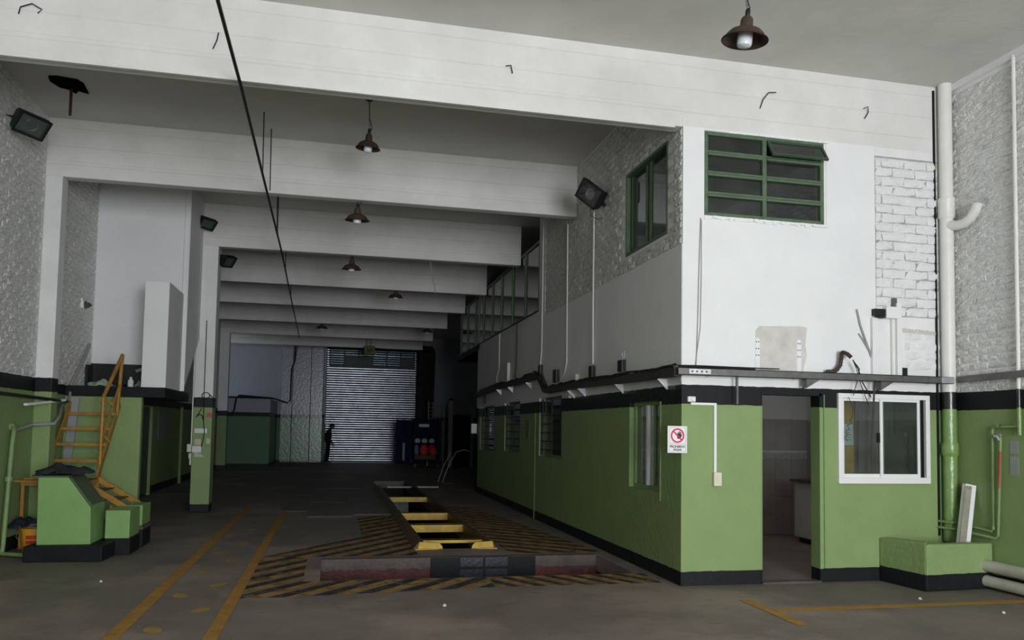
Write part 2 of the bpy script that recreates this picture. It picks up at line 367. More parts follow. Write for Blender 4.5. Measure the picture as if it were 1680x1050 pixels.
# worn older concrete slabs beside the pit: each slab a piece of the floor
sl_rng = random.Random(3)
for i, (x0, x1, y0, y1) in enumerate([(-.95, -.45, 15.9, 19.6), (-.42, .38, 14.9, 17.6), (-.42, .38, 17.65, 21.5), (-.42, .9, 21.55, 24.4), (.42, 1.1, 15.2, 18.2), (.42, 1.1, 18.25, 21.5), (-.95, -.45, 19.65, 24.4)]):
    B('slab', 'floor_old', x0, x1, y0, y1, -.01, .006 + sl_rng.random() * .004, fl)
st = MB()   # pit lining
st.box(PX0 - .12, PX0, PY0 - .12, PY1 + .1, -1.6, -.2); st.box(PX1, PX1 + .12, PY0 - .12, PY1 + .1, -1.6, -.2)
st.box(PX0, PX1, PY0 - .12, PY0, -1.6, -.2); st.box(PX0, PX1, PY1, PY1 + .1, -1.6, -.2); st.box(PX0, PX1, PY0, PY1, -1.7, -1.6)
struct(st.obj('pit_lining', 'pitdark'))
tl = MB()
tl.box(TX0 - .1, TX0, TY0, TY1, -1.1, -.2); tl.box(TX1, TX1 + .1, TY0, TY1, -1.1, -.2)
tl.box(TX0, TX1, TY0 - .1, TY0, -1.1, -.2); tl.box(TX0, TX1, TY0, TY1, -1.2, -1.1)
tr = struct(tl.obj('trench_lining', 'pitdark'))
# far wall of the trench: concrete lip, old red paint below, tiled middle
B('trench_wall', 'redlead', TX0 - .0, TX1 + .0, TY1 - .012, TY1 + .12, -1.1, -.11, tr)
lip = MB(); lr = random.Random(5); n = 90
for i in range(n):
    a = TX0 + (TX1 - TX0) * i / n; b = TX0 + (TX1 - TX0) * (i + 1) / n
    d0 = .016 + lr.random() * .012; lip.box(a, b, TY1 - d0, TY1 + .1, -.12 - lr.random() * .025, .003)
lip.obj('concrete_lip', 'conc', tr)
for i in range(2):
    for j in range(3):
        B('tile', 'bluetile', 1.62 + i * .325, 1.93 + i * .325, TY1 - .045, TY1 - .02, -.125 - j * .155, .004 - j * .155, tr, bevel=.006)
B('dark_step', 'blackpaint', 1.25, 2.62, TY1 - .035, TY1 - .012, -.5, -.0, tr)

# ceiling and beams
ce = struct(B('ceiling', 'ceiling', -5.2, 8.6, -7.2, 37.6, CZ, CZ + .25))
BY = [7.98, 11.87, 15.77, 19.55, 22.9, 26.7, 30.7, 34.4]
for i, y in enumerate(BY):
    x1 = XR if i == 0 else XS
    m = MB(); m.box(-4.3, x1, y, y + .17, 5.035, CZ + .02)
    # slightly thicker foot of the beam, a board-mark ledge
    m.box(-4.3 if i else XL, XS if i == 0 else x1 - .02, y - .012, y + .17, 5.03, 5.26)
    o = m.obj('beam', 'beam', bevel=.012); struct(o)
B('thin_soffit_strip', 'beam', -3.9, XS - .1, YS - .016, YS + .02, 5.01, 5.03, None)['kind'] = 'structure'

# brick builder -----------------------------------------------------
brng = random.Random(11)
def brick_meshes(L, H, D, m, k=8, rough=.006):
    out = []
    for q in range(k):
        b = MB(); nx, nz = 4, 3; g = []
        for iz in range(nz + 1):
            for ix in range(nx + 1):
                u = ix / nx - .5; v = iz / nz - .5
                e = (ix in (0, nx)) or (iz in (0, nz))
                y = -(D * (.45 if e else 1) + brng.uniform(-rough, rough))
                g.append((u * L + brng.uniform(-rough, rough), y, v * H + brng.uniform(-rough, rough) * .8))
        n = len(g); W1 = nx + 1
        back = [(x, .01, z) for x, y, z in g]
        fs = [(iz * W1 + ix, iz * W1 + ix + 1, (iz + 1) * W1 + ix + 1, (iz + 1) * W1 + ix) for iz in range(nz) for ix in range(nx)]
        ring = [ix for ix in range(W1)] + [iz * W1 + nx for iz in range(1, nz + 1)] + [nz * W1 + ix for ix in range(nx - 1, -1, -1)] + [iz * W1 for iz in range(nz - 1, 0, -1)]
        for a in range(len(ring)):
            p, r_ = ring[a], ring[(a + 1) % len(ring)]; fs.append((p, r_, n + r_, n + p))
        b.add(g + back, fs); me = b.mesh('brick'); me.materials.append(M[m]); out.append(me)
    return out
def bricks(parent, meshes, L, H, gap, axis, face, u0, u1, z0, z1, plane, skip, limit, order=None, jag=0):
    """courses of painted bricks; face -1/+1 gives the side they look to; past `limit` they are joined as one stuff part"""
    cells = []; z = z0 + H / 2; r = 0
    while z + H / 2 <= z1 + .02:
        u = u0 + (L / 2 if r % 2 else 0) - L * .25
        while u - L / 2 < u1:
            a, b = max(u - L / 2, u0), min(u + L / 2, u1)
            if b - a > L * .22 and not skip((a + b) / 2, z):
                cells.append(((a + b) / 2, z, (b - a) / L))
            u += L + gap
        z += H + gap; r += 1
    if order: cells.sort(key=order)
    rz = {('x', -1): 0, ('y', -1): -PI / 2, ('y', 1): PI / 2}[(axis, face)]
    rest = None
    for i, (u, z, sx) in enumerate(cells):
        me = meshes[brng.randrange(len(meshes))]
        p = (u, plane, z) if axis == 'x' else (plane, u, z)
        tilt = brng.uniform(-.015, .015); off = brng.uniform(-.005, .005)
        if i < limit:
            o = bpy.data.objects.new('brick', me); COL.objects.link(o); o.parent = parent
            o.location = (p[0] + (off if axis == 'y' else 0), p[1] + (off if axis == 'x' else 0), p[2]); o.rotation_euler = (0, 0, rz + tilt * .3)
            if axis == 'x': o.rotation_euler = (0, tilt, 0)
            o.scale = (sx, 1, 1)
        else:
            if rest is None: rest = MB()
            mt = Matrix.Translation(p) @ Matrix.Rotation(rz, 4, 'Z') @ Matrix.Diagonal((sx, 1, 1, 1))
            rest.add([mt @ v.co for v in me.vertices], [tuple(pl.vertices) for pl in me.polygons])
    if rest:
        me = bpy.data.meshes.new('brick_courses'); me.from_pydata(rest.v, [], rest.f); me.materials.append(meshes[0].materials[0])
        o = bpy.data.objects.new('brick_courses', me); COL.objects.link(o); o.parent = parent; o['kind'] = 'stuff'
NOSKIP = lambda u, z: False

# left wall (brick above the dado between the columns)
wl = struct(MB().box(XL - .25, XL, -7.2, 15.2, 0, CZ).obj('wall_left', 'wall_left'))
bl = brick_meshes(.235, .068, .016, 'brick', rough=.006)
bricks(wl, bl, .235, .068, .014, 'y', 1, 10.1, 11.86, 2.26, CZ, XL + .002, NOSKIP, 300, order=lambda c: abs(c[0] - 10.9) + .02 * c[1])
bricks(wl, bl, .235, .068, .014, 'y', 1, 7.2, 10.1, 2.26, CZ, XL + .002, NOSKIP, 0)
bricks(wl, bl, .235, .068, .014, 'y', 1, 12.1, 14.34, 2.20, CZ, XL + .002, NOSKIP, 0)
struct(MB().box(-4.45, -4.18, 14.9, 33.0, 0, CZ).obj('wall_left_rear', 'wall_left'))
# left columns
for y, x1 in ((11.87, -3.76), (15.0, None)):
    if x1: struct(MB().box(XL, x1, y, y + .24, 0, 5.06).obj('column', 'wall_left', bevel=.012))
struct(B('column', 'pillar', -4.18, -3.85, 30.7, 31.0, 0, 5.03))
pil = struct(B('column', 'pillar', -2.58, -2.24, 15.77, 16.18, 0, 5.06, bevel=.01))

# office block on the right: front wall, side wall
FD, FW, FU = (4.63, 5.385, -1, 2.11), (5.585, 6.79, 1.10, 2.125), (3.935, 5.43, 4.05, 5.015)
wf = struct(holed(MB(), 'x', XS, XR, 0, 5.04, YS, YS + .16, [FD, FW, FU]).obj('wall_front', 'wall'))
# raised smooth plaster coat over most of the upper front
holed(MB(), 'x', XS + .0, 6.10, 2.36, 5.04, YS - .008, YS, [(FU[0] - .0, FU[1] + .03, FU[2] - .03, FU[3] + .01)]).obj('plaster_coat', 'plaster', wf)
bf = brick_meshes(.30, .102, .022, 'brick_clean', rough=.006)
bricks(wf, bf, .30, .102, .008, 'x', -1, 6.11, 6.95, 3.05, 4.98, YS + .002, NOSKIP, 300)
bricks(wf, bf, .30, .102, .012, 'x', -1, 6.48, 7.00, 2.42, 2.85, YS + .012, NOSKIP, 300)
holed(MB(), 'x', 6.105, 6.955, 3.04, 4.935, YS - .003, YS + .001, []).obj('mortar_bed', 'mortar', wf)
SW = [(8.58, 9.53, .95, 2.02), (12.62, 14.09, 1.17, 2.225), (15.64, 17.12, 1.17, 2.225), (18.3, 20.1, 1.12, 2.2), (8.37, 9.70, 3.93, 5.02), (14.2, 21, 3.88, 6)]
ws = struct(holed(MB(), 'y', YS + .16, 20.6, 0, CZ, XS, XS + .16, SW).obj('wall_right_office', 'wall_rough'))
# smooth render coat on the lower storey of that wall
holed(MB(), 'y', YS + .0, 20.6, 2.2, 3.72, XS - .006, XS + .001, [(14.2, 21, 3.88, 6), (12.62, 14.09, 1, 2.225), (15.64, 17.12, 1, 2.225), (18.3, 20.1, 1, 2.2)]).obj('render_coat', 'plaster', ws)
bs = brick_meshes(.25, .074, .018, 'brick_side', rough=.007)
bricks(ws, bs, .25, .074, .013, 'y', -1, 8.0, 13.75, 3.73, CZ, XS + .002, lambda u, z: 8.26 < u < 9.82 and 3.88 < z < 5.06, 300, order=lambda c: c[0])
MB().box(XS - .012, XS, 13.75, 14.2, 3.72, CZ).obj('render_strip', 'plaster', ws)
struct(B('wall_office_end', 'wall', XS, 7.3, 20.44, 20.6, 0, 3.88))
B('expansion_joint', 'pvcgreendull', XS - .008, XS + .001, 14.36, 14.40, .0, 1.95, ws)
# rooms inside the office block
struct(holed(MB(), 'y', YS + .16, 20.4, 0, 2.9, 7.66, 7.8, []).obj('wall_right_inside', 'inside'))
tw = struct(B('wall_back_room', 'inside', XS + .16, 7.66, 11.75, 11.9, 0, 2.9))
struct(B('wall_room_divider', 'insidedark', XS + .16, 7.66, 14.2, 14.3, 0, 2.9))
for i in range(13):                      # wall tiles of the back room
    for j in range(6):
        B('tile', 'frieze' if j == 4 else 'tile', 3.86 + i * .292, 3.86 + i * .292 + .288, 11.735, 11.752, .02 + (j * .306 if j < 5 else 1.36), .02 + (j * .306 + (.302 if j != 4 else .1) if j < 5 else 1.87), tw) if j < 6 else None
tr2 = struct(B('wall_tiled_side', 'tile', 7.645, 7.66, 8.2, 11.735, 0, 1.87))
struct(B('ceiling_office', 'inside', XS + .16, 7.66, YS + .16, 20.4, 2.9, 3.0))
struct(B('floor_office', 'floor', XS + .16, 7.66, YS + .02, 11.75, -.0, .012))
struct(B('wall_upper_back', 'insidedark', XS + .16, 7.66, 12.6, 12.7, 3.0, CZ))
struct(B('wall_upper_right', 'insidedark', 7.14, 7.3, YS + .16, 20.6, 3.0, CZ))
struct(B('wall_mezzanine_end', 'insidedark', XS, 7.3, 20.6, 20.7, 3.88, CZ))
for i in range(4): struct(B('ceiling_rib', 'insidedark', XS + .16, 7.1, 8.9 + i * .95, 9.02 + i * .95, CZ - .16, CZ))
# right hall wall with its bricks
wr = struct(MB().box(XR, XR + .25, -7.2, YS + .1, 0, CZ).obj('wall_right', 'wall'))
br = brick_meshes(.25, .070, .016, 'brick', rough=.007)
bricks(wr, br, .25, .070, .013, 'y', -1, 6.45, YS - .0, 2.17, 5.78, XR, NOSKIP, 300, order=lambda c: -c[0])
bricks(wr, br, .25, .070, .013, 'y', -1, 3.6, 6.45, 2.17, 5.78, XR, NOSKIP, 0)
struct(B('trim_1', 'white', XR - .05, XR, -7.2, YS, 5.77, CZ))
# gate wall behind the photographer, open to the street
struct(holed(MB(), 'x', -4.3, 7.4, 0, CZ, -7.2, -7.0, [(.4, 5.6, -1, 4.1)]).obj('wall_gate', 'white'))
struct(B('ground_street', 'asphalt', -25, 25, -30, -7.2, -.12, -.02))

# loft on the left: green block under it, black slab edge, white rooms above
struct(B('wall_stair', 'wall_left', XL, -2.90, 13.14, 13.27, 0, 2.04, bevel=.01))
struct(B('loft_slab', 'blackpaint', XL, -2.57, 13.14, 15.2, 2.04, 2.20, bevel=.008))
lw = struct(MB().box(XL, -2.605, 14.355, 14.45, 2.2, CZ).obj('wall_loft_front', 'plaster'))
struct(MB().prism([(14.35, 2.2), (15.77, 3.25), (15.77, CZ), (14.35, CZ)], lambda u, v, t: (t, u, v), -2.60, -2.52).obj('wall_loft_side', 'plaster'))
struct(B('trim_2', 'alu', -2.53, -2.505, 14.325, 14.355, 2.2, CZ))
dk = tag(B('duct_casing', 'plaster', -2.925, -2.57, 13.15, 14.34, 2.2, 3.86, bevel=.006), 'tall white boxed-in duct standing on the black ledge above the stair', 'duct')
B('rear_hatch', 'blackpaint', -4.17, -4.12, 17.2, 18.3, 0.1, 2.0)['kind'] = 'structure'

# back of the hall
SHX0, SHX1, SHZ = -.41, 3.70, 5.2
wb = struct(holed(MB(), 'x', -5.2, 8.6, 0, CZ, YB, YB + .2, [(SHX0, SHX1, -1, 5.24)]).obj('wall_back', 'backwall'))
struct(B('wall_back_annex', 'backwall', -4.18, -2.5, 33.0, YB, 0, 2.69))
struct(B('trim_3', 'blackpaint', -4.18, -2.48, 32.97, 33.0, 2.69, 2.76))
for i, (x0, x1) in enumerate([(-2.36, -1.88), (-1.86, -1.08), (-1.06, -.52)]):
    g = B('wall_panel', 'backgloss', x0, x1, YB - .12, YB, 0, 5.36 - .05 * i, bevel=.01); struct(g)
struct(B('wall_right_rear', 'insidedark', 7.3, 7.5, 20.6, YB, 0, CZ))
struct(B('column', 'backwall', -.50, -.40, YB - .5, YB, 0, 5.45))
struct(MB().prism([(3.74, 0), (4.44, 0), (4.47, 2.9), (4.50, 5.2), (4.36, 5.42), (3.74, 5.44)], lambda u, v, t: (u, t, v), YB - .5, YB - .01).obj('shutter_recess', 'blackpaint'))
struct(B('lintel_shutter', 'blackpaint', -.40, 3.74, YB - .3, YB, 5.24, 5.44))

# ------------------------------------------------------------------ painted floor markings
def clip(poly, a, b, c):      # keep a*x+b*y<=c
    out = []
    for i in range(len(poly)):
        p, q = poly[i], poly[(i + 1) % len(poly)]
        dp, dq = a * p[0] + b * p[1] - c, a * q[0] + b * q[1] - c
        if dp <= 0: out.append(p)
        if dp * dq < 0:
            t = dp / (dp - dq); out.append((p[0] + (q[0] - p[0]) * t, p[1] + (q[1] - p[1]) * t))
    return out
def inside(poly, region):
    """clip poly by a convex counter-clockwise region"""
    for i in range(len(region)):
        p, q = region[i], region[(i + 1) % len(region)]
        a, b = q[1] - p[1], -(q[0] - p[0]); poly = clip(poly, a, b, a * p[0] + b * p[1])
        if len(poly) < 3: return []
    return poly
def flat(poly, z=.003, h=.0015): return MB().prism(poly, lambda u, v, t: (u, v, t), z - h, z)
def marking(name, label, regions, slopes, period, yw, kw):
    root = thing(name, label, 'floor marking', (regions[0][0][0], regions[0][0][1], 0))
    for reg, sl, ph in zip(regions, slopes, (0, .13, .21, .05)):
        for k in range(-60, 80):
            for off, wd, mt in ((0, yw, 'hatchy'), (yw + .02, kw, 'hatchk')):
                y0 = k * period + off + ph; y1 = y0 + wd
                xa, xb = -6, 8
                band = [(xa, y0 + sl * xa), (xb, y0 + sl * xb), (xb, y1 + sl * xb), (xa, y1 + sl * xa)]
                p = inside(band, reg)
                if len(p) >= 3:
                    ar = abs(sum(p[i][0] * p[(i + 1) % len(p)][1] - p[(i + 1) % len(p)][0] * p[i][1] for i in range(len(p)))) / 2
                    if ar > .006: flat(p, .0052 if mt == 'hatchy' else .0046).obj('stripe', mt, root, world=True)
    return root
marking('hazard_hatching', 'yellow and black chevron stripes painted left of the inspection pit and trench',
        [[(-.82, 7.98), (-.27, 7.98), (-.27, 10.35), (-.82, 10.35)], [(-.82, 10.4), (-.25, 10.35), (1.12, 10.35), (1.12, 12.9), (.44, 12.2)], [(.46, 12.2), (1.12, 12.9), (1.12, 15.0), (.46, 14.8)]],
        [1.2, 1.25, 1.25], .46, .17, .20)
marking('hazard_hatching', 'yellow and black stripes painted between the inspection pit and the green wall',
        [[(2.34, 10.35), (3.58, 10.35), (3.12, 14.5), (2.8, 16.6), (2.34, 16.6)]], [-.85], .40, .15, .18)
marking('hazard_hatching', 'row of chevron stripes painted on the near side of the cross trench',
        [[(-.268, 8.0), (1.70, 8.2), (1.70, 8.74), (-.268, 8.74)], [(1.72, 8.2), (3.55, 8.18), (3.55, 8.74), (1.72, 8.74)]], [1.2, -1.7], .46, .17, .20)
def line(label, x0, x1, y0, y1):
    n = 1; o = flat([(x0, y0), (x1, y0), (x1, y1), (x0, y1)], .0045).obj('painted_line', 'line'); tag(o, label, 'floor marking'); return o
line('long yellow guide line on the floor, the left one of the pair', -1.68, -1.555, 2.0, 17.5)
line('long yellow guide line on the floor that touches the hatching, right of its twin', -.935, -.825, 2.0, 21.0)
line('yellow bay line on the floor crossing in front of the planter', 4.06, 7.0, 6.71, 6.83)
line('short yellow bay line on the floor in front of the open doorway', 3.96, 4.07, 6.22, 7.24)
fr = random.Random(2)
FT = [(-1.36, 6.86), (-1.1, 7.53), (-1.39, 8.18), (-1.11, 8.68), (-1.39, 9.45), (-1.15, 10.2), (-1.41, 10.79), (-1.18, 11.63), (-1.46, 12.4), (-1.22, 13.16)]
fw = ['nearest to the camera, on the left', 'nearest on the right', 'second on the left', 'second on the right', 'third on the left', 'third on the right', 'fourth on the left, faded', 'fourth on the right, faded', 'farthest on the left, faint', 'farthest on the right, faint']
for i, (x, y) in enumerate(FT):
    sd = -1 if i % 2 == 0 else 1; pts = []
    for k in range(18):
        a = 2 * PI * k / 18; rr = .072 + .012 * math.cos(2 * a) + fr.uniform(-.004, .004)
        pts.append((rr * math.cos(a) * .85 + .035 * sd * math.sin(a), rr * 1.75 * math.sin(a) * (1.1 if math.sin(a) > 0 else .85)))
    o = flat(pts, .0045).obj('footprint_mark', 'footprint', loc=(x, y, 0)); tag(o, 'yellow footprint painted between the two guide lines, ' + fw[i], 'floor marking', 'yellow footprints between the guide lines')
for i, (x, y, r) in enumerate([]):
    pts = [(x + r * 1.3 * math.cos(k * PI / 12) * fr.uniform(.8, 1.1), y + r * .8 * math.sin(k * PI / 12) * fr.uniform(.8, 1.1)) for k in range(24)]
    flat(pts, .002 + i * .0006).obj('floor_stain', 'stain' if i == 0 else 'patchfloor', fl)

# ------------------------------------------------------------------ inspection pit frame
pf = thing('pit_guard', 'yellow steel frame with cross bars around the inspection pit', 'pit frame', (1.7, 10.85, 0))
MB().prism([(1.10, 0), (1.235, 0), (1.235, .09), (1.17, .09)], lambda u, v, t: (u, t, v), 10.87, 21.6).obj('side_rail', 'dirtyyellow', pf, world=True)
MB().prism([(2.13, 0), (2.25, 0), (2.20, .085), (2.13, .085)], lambda u, v, t: (u, t, v), 10.87, 21.6).obj('side_rail', 'dirtyyellow', pf, world=True)
MB().box(1.236, 1.25, 10.87, 21.6, -.10, .085).obj('inner_flange', 'dirtyyellow', pf, world=True)
MB().box(2.115, 2.129, 10.87, 21.6, -.12, .085).obj('inner_flange', 'dirtyyellow', pf, world=True)
for y, h, d, zt in ((11.22, .055, .05, .085), (12.97, .13, .10, .088), (14.75, .14, .07, .088), (18.1, .12, .07, .088)):
    MB().box(1.25, 2.115, y - d / 2, y - d / 2 + .014, zt - h, zt).box(1.25, 2.115, y - d / 2, y + d / 2, zt - .014, zt).obj('cross_bar', 'yellow', pf, world=True)
for x0, x1, s in ((1.16, 1.50, 1), (2.21, 1.90, -1)):   # rounded end plates
    pl = [(x0, .004), (x1, .004), (x1 - s * .01, .045), (x1 - s * .05, .085), (x0 + s * .02, .10)]
    MB().prism(pl, lambda u, v, t: (u, t, v), 10.845, 10.862).prism([(x0 - s * .04, 10.79), (x1 - s * .06, 10.83), (x1 - s * .06, 10.86), (x0 - s * .04, 10.86)], lambda u, v, t: (u, v, t), .0, .012).obj('end_plate', 'yellow', pf, world=True)
tag(MB().bar((1.45, 21.75, .03), (2.85, 21.8, .03), .14, .04).obj('steel_plank', 'steel'), 'narrow steel plank lying across the far end of the pit', 'plank')
o = thing('pit_cabinet', 'pale grey metal cabinet standing down inside the pit', 'cabinet', (1.70, 20.2, -1.6))
MB().box(-.44, .18, -.2, .25, 0, 1.42).obj('body', 'insidedark', o); MB().box(-.04, -.03, -.215, -.2, .05, 1.38).obj('door_gap', 'blackmetal', o)
MB().lathe([(0, -.03), (.13, -.03), (.15, 0), (.15, .02), (0, .02)], (.02, -.22, .95), 20, Matrix.Rotation(PI / 2, 4, 'X')).obj('round_dial', 'blackmetal', o, smooth=True)

# ------------------------------------------------------------------ windows and doors of the office block
def frame_rect(mb, axis, u0, u1, z0, z1, t0, t1, w, wb=None):
    wb = wb or w
    for (a, b, c, d) in ((u0, u1, z1 - w, z1), (u0, u1, z0, z0 + wb), (u0, u0 + w, z0 + wb, z1 - w), (u1 - w, u1, z0 + wb, z1 - w)):
        if axis == 'x': mb.box(a, b, t0, t1, c, d)
        else: mb.box(t0, t1, a, b, c, d)
    return mb
# upper front window: green steel, two columns of four lights, top right vent tilted open
w1 = swin('window_1', (3.935, YS, 4.05))
fx0, fx1, fz0, fz1 = 3.935, 5.43, 4.05, 5.015
mid = 4.675; mb = frame_rect(MB(), 'x', fx0, fx1, fz0, fz1, YS - .01, YS + .05, .045)
mb.box(mid - .025, mid + .025, YS - .012, YS + .05, fz0, fz1)
mb.obj('frame', 'greenframe', w1, world=True, bevel=.004)
hz = (fz1 - fz0 - .03) / 4
for r in range(1, 4):
    z = fz0 + .02 + r * hz
    for a, b in ((fx0 + .04, mid - .024), (mid + .024, fx1 - .04)):
        MB().box(a, b, YS - .02, YS + .04, z - .03, z - .004).box(a, b, YS - .008, YS + .04, z + .004, z + .026).obj('transom_bar', 'greenframe', w1, world=True)
for c, (a, b) in enumerate(((fx0 + .04, mid - .02), (mid + .02, fx1 - .04))):
    for r in range(4):
        z = fz0 + .02 + r * hz
        if c == 1 and r == 3: continue
        MB().box(a, b, YS + .015, YS + .02, z + .02, z + hz - .02).obj('pane', 'glassdark', w1, world=True)
vent = MB(); rot = Matrix.Translation((0, YS - .005, fz1 - .04)) @ Matrix.Rotation(math.radians(-32), 4, 'X')
for a, b, c, d in ((mid + .03, fx1 - .02, -.03, 0), (mid + .03, fx1 - .02, -.24, -.21), (mid + .03, mid + .055, -.21, -.03), (fx1 - .045, fx1 - .02, -.21, -.03)): vent.box(a, b, -.01, .015, c, d, rot)
v_ = vent.obj('vent_sash', 'greendark', w1, world=True)
MB().box(mid + .055, fx1 - .045, 0, .005, -.21, -.03, rot).obj('pane', 'glassdark', w1, world=True)
# ragged mortar under that window
rg = MB(); rr = random.Random(8)
for i in range(46):
    x = fx0 + (fx1 - fx0 + .05) * i / 46; rg.box(x, x + .045, YS - .014 - rr.random() * .012, YS, fz0 - .015 - rr.random() * .03, fz0 + .005)
for i in range(34):
    x = fx0 + .3 + (fx1 - fx0 - .25) * i / 34; rg.box(x, x + .045, YS - .012 - rr.random() * .01, YS, fz1 - .004, fz1 + .008 + rr.random() * .012 )
rg.obj('ragged_mortar', 'plaster', wf)
# upper side window
w2 = swin('window_2', (XS, 8.37, 3.93))
frame_rect(MB(), 'y', 8.37, 9.70, 3.93, 5.02, XS - .012, XS + .16, .035).obj('frame', 'greenframe', w2, world=True, bevel=.004)
MB().box(XS + .05, XS + .09, 9.00, 9.05, 3.96, 4.99).obj('mullion', 'greenframe', w2, world=True)
MB().box(XS + .05, XS + .09, 9.13, 9.17, 3.96, 4.99).obj('mullion', 'greenframe', w2, world=True)
for a, b in ((8.41, 9.0), (9.17, 9.66)): MB().box(XS + .066, XS + .07, a, b, 3.965, 4.985).obj('pane', 'glass', w2, world=True)
MB().box(XS + .04, XS + .10, 9.62, 9.66, 3.96, 4.99).obj('sash_stile', 'greendark', w2, world=True)
# mezzanine glazing
w3 = swin('window_3', (XS, 14.2, 3.88))
MB().box(XS, XS + .06, 14.2, 24.6, 3.86, 3.90).box(XS, XS + .06, 14.2, 24.6, 5.17, 5.23).obj('frame', 'greendark', w3, world=True)
ys = [14.22, 15.34, 16.52, 17.68, 18.78, 19.92, 21.1, 22.4, 23.6]
for i, y in enumerate(ys):
    MB().box(XS - .01, XS + .05, y, y + .05, 3.9, 5.17).obj('mullion', 'greenframe', w3, world=True)
    if i < len(ys) - 1: MB().box(XS + .02, XS + .025, y + .05, ys[i + 1], 3.9, 5.17).obj('pane', 'glassdark', w3, world=True)
struct(B('mezzanine_floor', 'blackpaint', XS + .02, 7.3, 20.6, 24.7, 3.74, 3.86))
# near side window (white sliding sash set deep in a green reveal)
w4 = swin('window_4', (XS, 8.58, .95))
frame_rect(MB(), 'y', 8.58, 9.53, .95, 2.02, XS + .06, XS + .13, .05).obj('frame', 'pvcgreendull', w4, world=True)
MB().box(XS + .05, XS + .10, 9.05, 9.10, 1.0, 1.97).obj('sash_stile', 'alu', w4, world=True)
MB().box(XS + .08, XS + .12, 8.90, 8.94, 1.0, 1.97).obj('sash_stile', 'pvcgreendull', w4, world=True)
for a, b in ((8.63, 9.05), (9.10, 9.48)): MB().box(XS + .09, XS + .094, a, b, 1.0, 1.97).obj('pane', 'glass', w4, world=True)
MB().box(XS - .01, XS, 8.53, 8.56, .86, 2.0).obj('edge_strip', 'pvcgreendull', w4, world=True)
# three barred windows
for k, (a, b, z0, z1) in enumerate(SW[1:4]):
    wn = swin('window_%d' % (5 + k), (XS, a, z0))
    frame_rect(MB(), 'y', a, b, z0, z1, XS + .11, XS + .15, .04).obj('frame', 'insidedark', wn, world=True)
    MB().box(XS + .12, XS + .124, a + .04, b - .04, z0 + .04, z1 - .04).obj('pane', 'glass', wn, world=True)
    for q in range(3):
        y = b - .12 - q * (b - a - .2) / 2; MB().bar((XS + .035, y, z0 + .02), (XS + .035, y, z1 - .02), .03).obj('bar', 'blackmetal', wn, world=True)
    for q in range(6):
        z = z0 + .12 + q * .155; MB().bar((XS + .035, a + .02, z), (XS + .035, b - .02, z), .018).obj('bar', 'blackmetal', wn, world=True)
# white sliding window in the front
w8 = swin('window_8', (5.585, YS, 1.1))
frame_rect(MB(), 'x', 5.585, 6.79, 1.10, 2.125, YS - .035, YS + .05, .055, .07).obj('frame', 'alu', w8, world=True, bevel=.004)
for a, b, t in ((5.64, 6.20, .0), (6.13, 6.66, -.022)):
    sash = frame_rect(MB(), 'x', a, b, 1.165, 2.075, YS + t - .004, YS + t + .018, .035, .045).obj('sash', 'alu', w8, world=True, bevel=.003)
    MB().box(a + .035, b - .035, YS + t + .006, YS + t + .010, 1.21, 2.04).obj('pane', 'glassdark' if t else 'glass', w8, world=True)
MB().box(6.665, 6.675, YS - .025, YS + .03, 1.165, 2.075).box(6.70, 6.71, YS - .025, YS + .03, 1.165, 2.075).obj('track', 'ink', w8, world=True)
MB().box(6.10, 6.125, YS - .026, YS - .005, 1.57, 1.68).obj('latch', 'blackmetal', w8, world=True)
# doorway: frame, threshold, ochre door leaf folded open behind the window
d1 = MB().box(5.355, 5.385, YS - .012, YS + .16, 0, 2.11).box(4.63, 4.645, YS - .004, YS + .16, 0, 2.11).box(4.63, 5.385, YS - .012, YS + .16, 2.085, 2.11).obj('door_1', 'wall'); struct(d1)
MB().box(5.41, 5.42, YS - .014, YS, .16, 2.1).obj('frame_edge', 'pvcgreendull', d1)
struct(B('trim_4', 'conc', 4.64, 5.36, YS - .03, YS + .10, -.01, .02))
o = thing('door_leaf', 'ochre yellow door leaf standing open just inside the white sliding window', 'door', (5.80, 8.32, 0))
MB().box(0, .27, 0, .04, .02, 2.6).obj('leaf', 'orangedoor', o, bevel=.004)
MB().box(.25, .268, -.012, .0, .02, 2.6).obj('edge_moulding', 'wood', o)
o = thing('notice_sheet', 'white paper notice with grey typed lines hanging inside the white window', 'notice', (5.88, 8.28, 1.53))
MB().prism([(-.01, 0), (.13, 0), (.135, .03), (.125, .25), (.0, .25)], lambda u, v, t: (u, t, v), 0, .003).obj('sheet', 'paper', o)
for q in range(5): MB().box(.02, .105 - .02 * (q % 2), -.0015, 0, .06 + q * .03, .067 + q * .03).obj('text_line', 'greycable', o)
c = MB(); pts = []
for i in range(40):
    t = i / 39; pts.append((5.70 + .05 * math.sin(t * 5) + (.022 * math.sin(t * 46) if t > .5 else 0), YS - .05 - .02 * t, 2.08 - .5 * t))
tag(c.tube(pts, .0035, 5).obj('curly_wire', 'cable'), 'thin curly black wire dangling over the left pane of the white window', 'wire')

